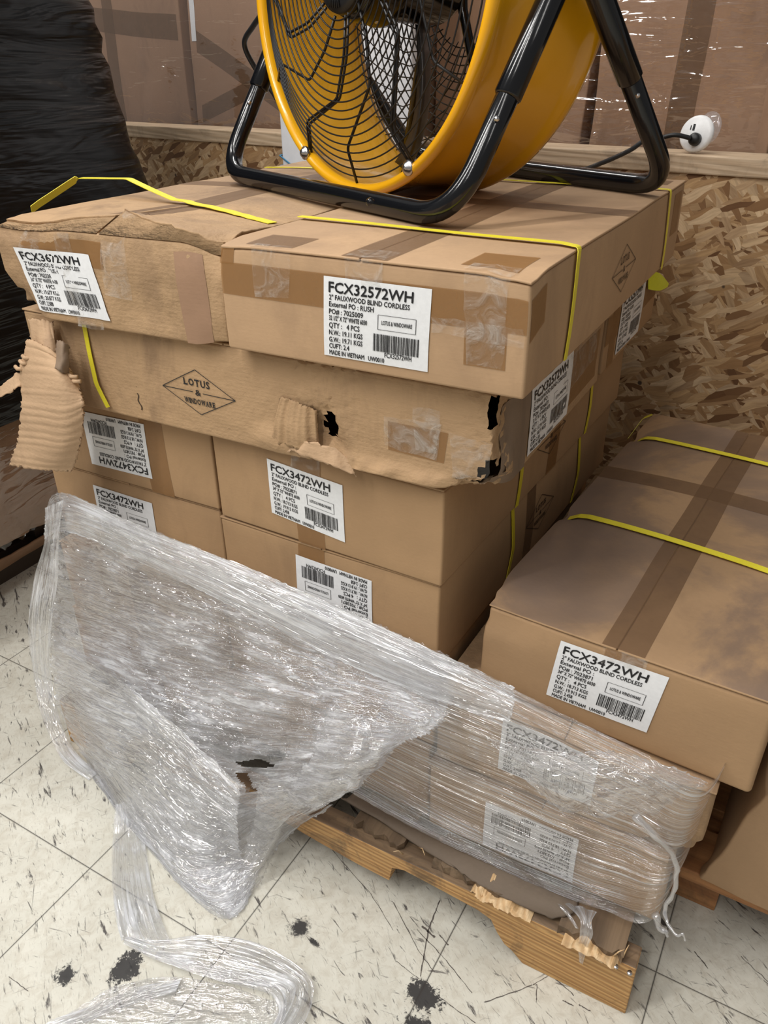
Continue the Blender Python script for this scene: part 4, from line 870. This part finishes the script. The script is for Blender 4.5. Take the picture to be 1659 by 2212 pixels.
def ring_grille(name, base, sgn, rings, spokes, kink):
    mb = MB()
    for r in rings:
        n = 96; mb.tube([fp(r, 2*PI*i/n, base+sgn*gprof(r)) for i in range(n)], 0.00125 if r < 0.28 else 0.002, 5, close=True)
    for k in range(spokes):
        th = -PI/2 + 2*PI*k/spokes - kink
        for dd in ((-0.024, 0.024) if k % 2 else (0.0,)):
            pts = []
            for r, t in ((0.060, -0.40), (0.110, -0.22), (0.166, -0.06), (0.234, kink), (0.287, kink)):
                pts.append(fp(r, th+t+dd*0.17/r, base+sgn*(gprof(r)-0.0022)))
            mb.tube(round_path(pts, 0.008, 3), 0.0022, 6)
    return mb.build(name, M_WIRE, fan)
ring_grille('front_grille', 0.0, 1, [0.0645+0.0117*i for i in range(19)]+[0.287], 12, 0.44)
mb = MB()
for r in [0.088+0.0124*i for i in range(17)]:
    n = 80; mb.tube([fp(r, 2*PI*i/n, -0.19-gprof(r)*0.5) for i in range(n)], 0.0012, 5, close=True)
for k in range(44):
    th = 2*PI*k/44; mb.tube([fp(r, th+(r-0.08)*4.6, -0.189-gprof(r)*0.5) for r in (0.08, 0.13, 0.18, 0.23, 0.292)], 0.0011, 4)
mb.build('rear_grille', M_WIRE, fan)
mb = MB(); mb.lathe([(0.0, 0.040), (0.046, 0.038), (0.056, 0.034), (0.058, 0.026), (0.058, 0.020), (0.0, 0.020)], L(FC), FN, 48)
for k in range(6): mb.tube([fp(0.030, -1.75+k*0.13, 0.0402), fp(0.050, -1.75+k*0.10, 0.0395)], 0.0013, 5)
mb.build('hub_cover', M_CORD, fan)
MB().lathe([(0.0, 0.02), (0.060, 0.018), (0.066, 0.005), (0.067, -0.03), (0.070, -0.032), (0.070, -0.045), (0.062, -0.05), (0.060, -0.15), (0.052, -0.165), (0.0, -0.17)], L(FC), FN, 40).build('motor_housing', M_BLACK, fan)
for k in range(5):
    MB().lathe([(0, 0.004), (0.004, 0.004), (0.005, 0)], fp(0.064, -1.85+k*0.7, -0.022), FS*math.cos(-1.85+k*0.7)+FU*math.sin(-1.85+k*0.7), 10).build('housing_screw', M_STEEL, fan)
for k in range(3):
    mb = MB(); t0 = -1.85 + k*2*PI/3; V = []; F = []; nr, nt = 12, 10
    for i in range(nr+1):
        r = 0.062+(0.272-0.062)*i/nr; bw = 0.20+0.05*math.sin(PI*i/nr)
        for j in range(nt+1):
            a = (j/nt-0.5); V.append(fp(r, t0+a*2*bw+0.35*(i/nr)**2, -0.095-a*0.64*r*2*bw-0.02*math.sin(PI*j/nt)))
    for i in range(nr):
        for j in range(nt): q = i*(nt+1)+j; F.append((q, q+1, q+nt+2, q+nt+1))
    o = mesh_obj('fan_blade', V, F, M_BLADE, fan); m = o.modifiers.new('thick', 'SOLIDIFY'); m.thickness = 0.002
for k, th in enumerate((-PI/2-PI/6, -PI/2+PI/6, PI/6-0.05, 5*PI/6, PI/2)):
    MB().lathe([(0, 0.010), (0.006, 0.009), (0.008, 0.005), (0.011, 0.004), (0.011, 0.0), (0, 0)], fp(0.289, th, 0.006), FN, 18).build('grille_bolt', M_STEEL, fan)
# rear motor bracket
mb = MB(); mb.tube([fp(0.29, PI*1.5-0.5, -0.165), fp(0.06, PI*1.5-0.8, -0.165), fp(0.06, PI*0.5+0.5, -0.165), fp(0.29, PI*0.5+0.3, -0.165)], 0.008, 8)
mb.tube([fp(0.29, PI*1.5+0.32, -0.165), fp(0.06, PI*1.5+0.8, -0.165), fp(0.06, PI*0.5-0.6, -0.165), fp(0.29, PI*0.5-0.3, -0.165)], 0.008, 8); mb.build('motor_bracket', M_BLACK, fan)
# stand: two U tubes swinging from the sides of the drum
ZT = 1.0475; TR = 0.0150
def foot(o, k, z=ZT+TR): p = FM+FN*o+FS*k; p.z = z; return L(p)
PR = L(FM-FS*0.325); PLt = L(FM+FS*0.325)
front = [PR+Vector((0, 0, 0.0))+L(FM+FN*0.012)-L(FM), foot(0.185, -0.325), foot(0.185, 0.325), PLt+FN*0.012]
rear = [PR-FN*0.012, foot(-0.255, -0.325), foot(-0.255, 0.325), PLt-FN*0.012]
for P_ in (front, rear):
    MB().tube(round_path(P_, 0.075, 12), TR, 20).build('stand_tube', M_BLACK, fan)
for P_ in (front, rear):
    for a, b in ((P_[0], P_[1]), (P_[3], P_[2])):
        d = (b-a).normalized(); MB().tube([a, a+d*0.02, a+d*0.10, a+d*0.175, a+d*0.178], [0.012, 0.017, 0.0175, 0.0178, 0.0155], 18).build('tube_sleeve', M_BLACK, fan)
        c = a+d*0.205; MB().lathe([(0, 0.005), (0.003, 0.004), (0.004, 0)], c + (Vector((0.3, -0.95, 0.1)).normalized()*TR), (0.3, -0.95, 0.1), 10).build('tube_screw', M_STEEL, fan)
for s_ in (-1, 1):
    MB().lathe([(0, 0.0), (0.03, 0.0), (0.032, 0.012), (0.018, 0.02), (0.018, 0.045), (0, 0.048)], L(FM+FS*0.298*s_), FS*s_, 24).build('pivot_knob', M_BLACK, fan)
c = at(800, 437, Z, ZT+0.03); MB().lathe([(0, 0.006), (0.005, 0.004), (0.006, 0)], L(c), (-0.2, -0.6, 0.75), 12).build('tube_screw', M_BLACK, fan)
# cords
cp = [at(655, 300, Y, 0.66), at(625, 262, Y, 0.66), at(590, 200, Y, 0.655), at(552, 148, Y, 0.64), at(528, 95, Y, 0.62), at(548, 55, Y, 0.60), at(580, 12, Y, 0.58), at(610, -30, Y, 0.56)]
MB().tube(smooth_path([L(p) for p in cp], 60), 0.0050, 10).build('power_cord', M_CORD, fan)
disc_c = Vector((0.372, 1.078, 1.104))
cp = [Vector((0.0, 0.80, 1.058)), Vector((0.06, 0.79, 1.054)), at(1150, 363, Y, 0.80), at(1240, 370, Y, 0.84), at(1300, 352, Y, 0.92), at(1360, 325, Y, 1.00), at(1395, 302, Y, 1.03), at(1430, 297, Y, 1.045), disc_c+Vector((-0.032, -0.030, -0.002)), disc_c+Vector((-0.004, -0.018, -0.008))]
MB().tube(smooth_path([L(p) for p in cp], 110), 0.0046, 10).build('power_cord', M_CORD, fan)

# outlet puck on the cap of the low wall
pk = thing('desk_outlet', 'round white outlet puck with two slots standing on the low wall', 'outlet', disc_c)
pn = Vector((-0.30, -0.86, 0.22)).normalized(); ps = pn.cross(Vector((0, 0, 1))).normalized(); pu = ps.cross(pn)
MB().lathe([(0, 0.0), (0.030, 0.0), (0.034, -0.003), (0.0355, -0.008), (0.034, -0.014), (0.0, -0.016)], (0, 0, 0), pn, 48).build('face_plate', M_WHITE, pk)
mb = MB()
for a, b, w, h in ((0.012, 0.010, 0.0011, 0.0042), (0.0055, 0.011, 0.0024, 0.0060)):
    c = ps*a + pu*b + pn*0.0006 + ps*0.006*0
    mb.add([c-ps*w-pu*h, c+ps*w-pu*h, c+ps*w+pu*h, c-ps*w+pu*h], [(0, 1, 2, 3)])
mb.build('port_slot', M_INK, pk, smooth=False)
mb = MB(); c = -ps*0.006 - pu*0.012 + pn*0.006; mb.lathe([(0, 0.010), (0.009, 0.009), (0.012, 0.004), (0.0125, -0.005), (0, -0.005)], c, pn, 20); mb.build('plug', M_CORD, pk)
M_LENS = film('clear_disc', 0.10, 6, 6, 0.1, 0.5, 0.8, rough=0.05)
c = ps*-0.022 + pu*0.006 + pn*-0.010
c = Vector((0.026, 0.006, 0.010))
MB().lathe([(0, 0.0), (0.028, 0.001), (0.030, 0.002), (0.030, 0.0035), (0.0, 0.0025)], c, Vector((-0.55, -0.80, 0.15)), 40).build('clear_cover', M_LENS, pk)

# ------------------------------------------------------------------ white board behind the fan
wb = thing('white_panel', 'tall white panel behind the fan tied with a thin blue band', 'panel', (-0.42, 1.05, 0.0), WA)
MB().box((-0.245, 0.0, 0.0), (0.172, 0.06, 1.75)).build('board', M_FOAM, wb, smooth=False, bevel=0.006)
mb = MB()
for z in (0.985, 1.01): mb.tube([(-0.248, 0.066, z+0.02), (-0.248, -0.004, z+0.014), (-0.20, -0.006, z-0.010), (0.0, -0.005, z-0.012), (0.175, -0.004, z), (0.175, 0.066, z)], 0.0022, 6)
mb.build('blue_band', M_BLUE, wb)

# ------------------------------------------------------------------ wrapped cartons beyond the low wall
def back_carton(label, x0, x1, dy, z1, mat, seed, lean=0.0):
    c = Carton(label, wo+wd*x0+Vector((-wd.y, wd.x, 0))*dy, (x1-x0, 0.6, z1), WA, mat, seed, bulge=0.012, amp=0.006, flaps=False, group='tall cartons beyond the low wall', cell=0.05, shear=(lean, 0.03))
    return c
bc = [back_carton('tall brown carton beyond the wall beside the black bale', -2.60, -1.885, 0.14, 1.9, M_CARDB, 31.0, 0.03),
      back_carton('tall carton with crossed tape beyond the wall, left of the fan', -1.855, -0.95, 0.15, 1.9, M_CARDB, 32.0, 0.02),
      back_carton('tall carton beyond the wall behind the drum fan, partly seen through its grille', -0.93, -0.50, 0.18, 1.9, M_CARDB, 33.0, 0.02),
      back_carton('tall film-wrapped brown carton beyond the wall at the top right, behind the white outlet', -0.485, 0.42-0.50, 0.16, 1.9, M_CARDB, 34.0, 0.05)]
for i, c in enumerate(bc):
    w_, h_ = c.size.x, 1.9
    c.tape('front', [(w_*0.45, 1.05), (w_*0.45+0.06, 1.05), (w_*0.45+0.06, h_), (w_*0.45, h_)], M_TAPED)
bc[1].tape('front', [(0.03, 1.27), (0.45, 1.08), (0.45, 1.14), (0.03, 1.33)], M_TAPED); bc[1].tape('front', [(0.03, 1.07), (0.45, 1.20), (0.45, 1.25), (0.03, 1.12)], M_TAPED)
bc[1].patch('shipping_label', 'front', [(0.012, 1.30), (0.032, 1.30), (0.036, 1.55), (0.010, 1.55)], M_PAPER, off=0.001)
bc[0].tape('front', [(0.25, 1.34), (0.70, 1.30), (0.70, 1.37), (0.25, 1.41)], M_TAPED)
def film_panel(label, x0, x1, seed, dy=0.12):
    nrm = Vector((-wd.y, wd.x, 0)); Lz = []
    for z in (1.85, 1.6, 1.35, 1.15, 0.9): Lz.append([wo+wd*(x0+(x1-x0)*t)+nrm*(dy+0.02*math.sin(t*7+z*3))+Vector((0, 0, z)) for t in (0, 0.2, 0.4, 0.6, 0.8, 1.0)])
    o = sheet('stretch_film', Lz, 60, 60, M_FILMB, None, amp=0.012, fr=(6, 3), amp2=0.003, fr2=(20, 10), seed=seed)
    tag(o, label, 'plastic film', 'clear film around the tall cartons'); return o
film_panel('clear film over the tall cartons left of the fan', -2.55, -0.95, 41.0)
film_panel('clear film over the tall carton at the top right', -0.60, -0.06, 42.0)
# ------------------------------------------------------------------ black wrapped bale on the left
bale = thing('wrapped_pallet_load', 'pallet load wrapped in black film at the left edge', 'pallet load')
V = []; F = []; nz_, nr_ = 46, 96
for i in range(nz_+1):
    z = 0.50 + (1.85-0.50)*i/nz_
    xr = -0.93 + 0.055*math.exp(-((z-0.98)/0.22)**2) - 0.05*max(0, (z-1.0)) - 0.10*max(0, 0.75-z); hx = 0.42; hy = 0.58-0.04*max(0, z-1.0)
    cx, cyy = xr-hx, 0.27
    for j in range(nr_):
        t = 2*PI*j/nr_; ct, s_ = math.cos(t), math.sin(t); e = 0.22
        x = math.copysign(abs(ct)**e, ct)*hx; y = math.copysign(abs(s_)**e, s_)*hy
        q = Vector((cx+x, cyy+y, z)); d = Vector((x, y, 0)).normalized()
        q += d*(0.022*noise.noise(Vector((q.x*3, q.y*3, q.z*9))) + 0.014*(1-2*abs(noise.noise(Vector((q.x*6+q.z*5, q.y*6, q.z*16))))))
        V.append(q)
for i in range(nz_):
    for j in range(nr_): F.append((i*nr_+j, i*nr_+(j+1) % nr_, (i+1)*nr_+(j+1) % nr_, (i+1)*nr_+j))
F.append(tuple(nz_*nr_+j for j in range(nr_)))
mesh_obj('black_wrap', V, F, M_BFILM, bale)
Cb = Carton('x', (-1.80, -0.32, 0.125), (0.80, 1.12, 0.44), 0.0, M_CARDB, 51.0, bulge=0.03, amp=0.014, flaps=False, cell=0.03, r=0.03, dents=[((0.8, 0.75, 0.15), 0.2, (-0.03, 0, 0)), ((0.8, 0.62, 0.0), (0.12, 0.3, 0.12), (-0.05, 0, 0.02))])
cb = [o for o in Cb.e.children][0]; cb.parent = bale; cb.location = (-1.80, -0.32, 0.125); cb.name = 'lower_carton'; bpy.data.objects.remove(Cb.e)
mb = MB()
for x in (-1.78, -1.50, -1.22): mb.box((x, -0.30, 0.0), (x+0.10, 0.80, 0.09))
for y in (-0.30, 0.05, 0.40, 0.68): mb.box((-1.80, y, 0.09), (-1.10, y+0.11, 0.115))
mb.build('pallet_base', simple('shaded_pallet', (0.05, 0.035, 0.025), 0.8), bale, smooth=False)  # pallet lies in shadow; that shade is put into its dark colour
sheet('bottom_sheet', [[(-1.10, -0.30, 0.10), (-1.08, 0.0, 0.10), (-1.08, 0.3, 0.095), (-1.06, 0.55, 0.10), (-1.08, 0.82, 0.10)], [(-1.16, -0.30, 0.004), (-1.14, 0.0, 0.004), (-1.145, 0.28, 0.006), (-1.15, 0.5, 0.02), (-1.16, 0.82, 0.03)]], 40, 8, M_CARDB, bale, amp=0.006, fr=(6, 8), jag=0.004, seed=3.0, thick=0.004)
sheet('clear_film', [[(-0.965, -0.2, 0.60), (-0.955, 0.1, 0.60), (-0.955, 0.3, 0.58), (-0.955, 0.6, 0.60)], [(-0.955, -0.2, 0.38), (-0.95, 0.1, 0.40), (-0.95, 0.3, 0.40), (-0.955, 0.6, 0.42)], [(-1.0, -0.2, 0.14), (-1.0, 0.1, 0.16), (-0.99, 0.3, 0.18), (-0.99, 0.6, 0.18)]], 60, 40, M_FILMB, bale, amp=0.01, fr=(10, 5), seed=44.0, jag=0.01)

# ------------------------------------------------------------------ long scuffs and scratches worn into the floor
mb = MB()
SC = [((850, 1950), (905, 2055), 1.6), ((905, 2055), (938, 2100), 1.4), ((950, 1945), (925, 2010), 2.6), ((925, 2010), (908, 2110), 2.4), ((912, 2000), (940, 2025), 4), ((900, 2008), (955, 2065), 1.8), ((955, 2065), (1020, 2145), 1.6), ((948, 2018), (968, 2042), 2.6), ((855, 2075), (905, 2115), 1.3), ((1046, 2165), (1150, 2128), 1.6), ((1150, 2128), (1185, 2108), 1.2),
      ((1190, 2105), (1240, 2150), 2.2), ((1215, 2160), (1238, 2172), 2.4), ((1250, 2170), (1275, 2184), 2.2), ((1500, 2055), (1530, 2092), 2.6), ((950, 2155), (1028, 2210), 1.4), ((700, 1815), (800, 1930), 1.3), ((800, 1930), (850, 2010), 1.3), ((20, 2110), (60, 2140), 1.6), ((1600, 2065), (1659, 2120), 1.4), ((1160, 2125), (1158, 2165), 1.6), ((430, 1960), (560, 1900), 0.6)]
for a, b, w in SC[:-1]:
    n = 8; pts = [at(a[0]+(b[0]-a[0])*i/n + rnd.uniform(-1, 1), a[1]+(b[1]-a[1])*i/n + rnd.uniform(-1, 1), Z, 0.0007) for i in range(n+1)]
    for i in range(n):
        d = (pts[i+1]-pts[i]).normalized(); s_ = Vector((-d.y, d.x, 0))*w*0.00038*rnd.uniform(0.5, 1.2)
        mb.add([pts[i]-s_, pts[i+1]-s_, pts[i+1]+s_, pts[i]+s_], [(0, 1, 2, 3)])
sc = mb.build('scuff_marks', simple('rubber_scuff', (0.10, 0.085, 0.075), 0.6), None, smooth=False)
tag(sc, 'dark scratches and scuffs worn into the pale tile floor', 'scuff marks', kind='stuff')
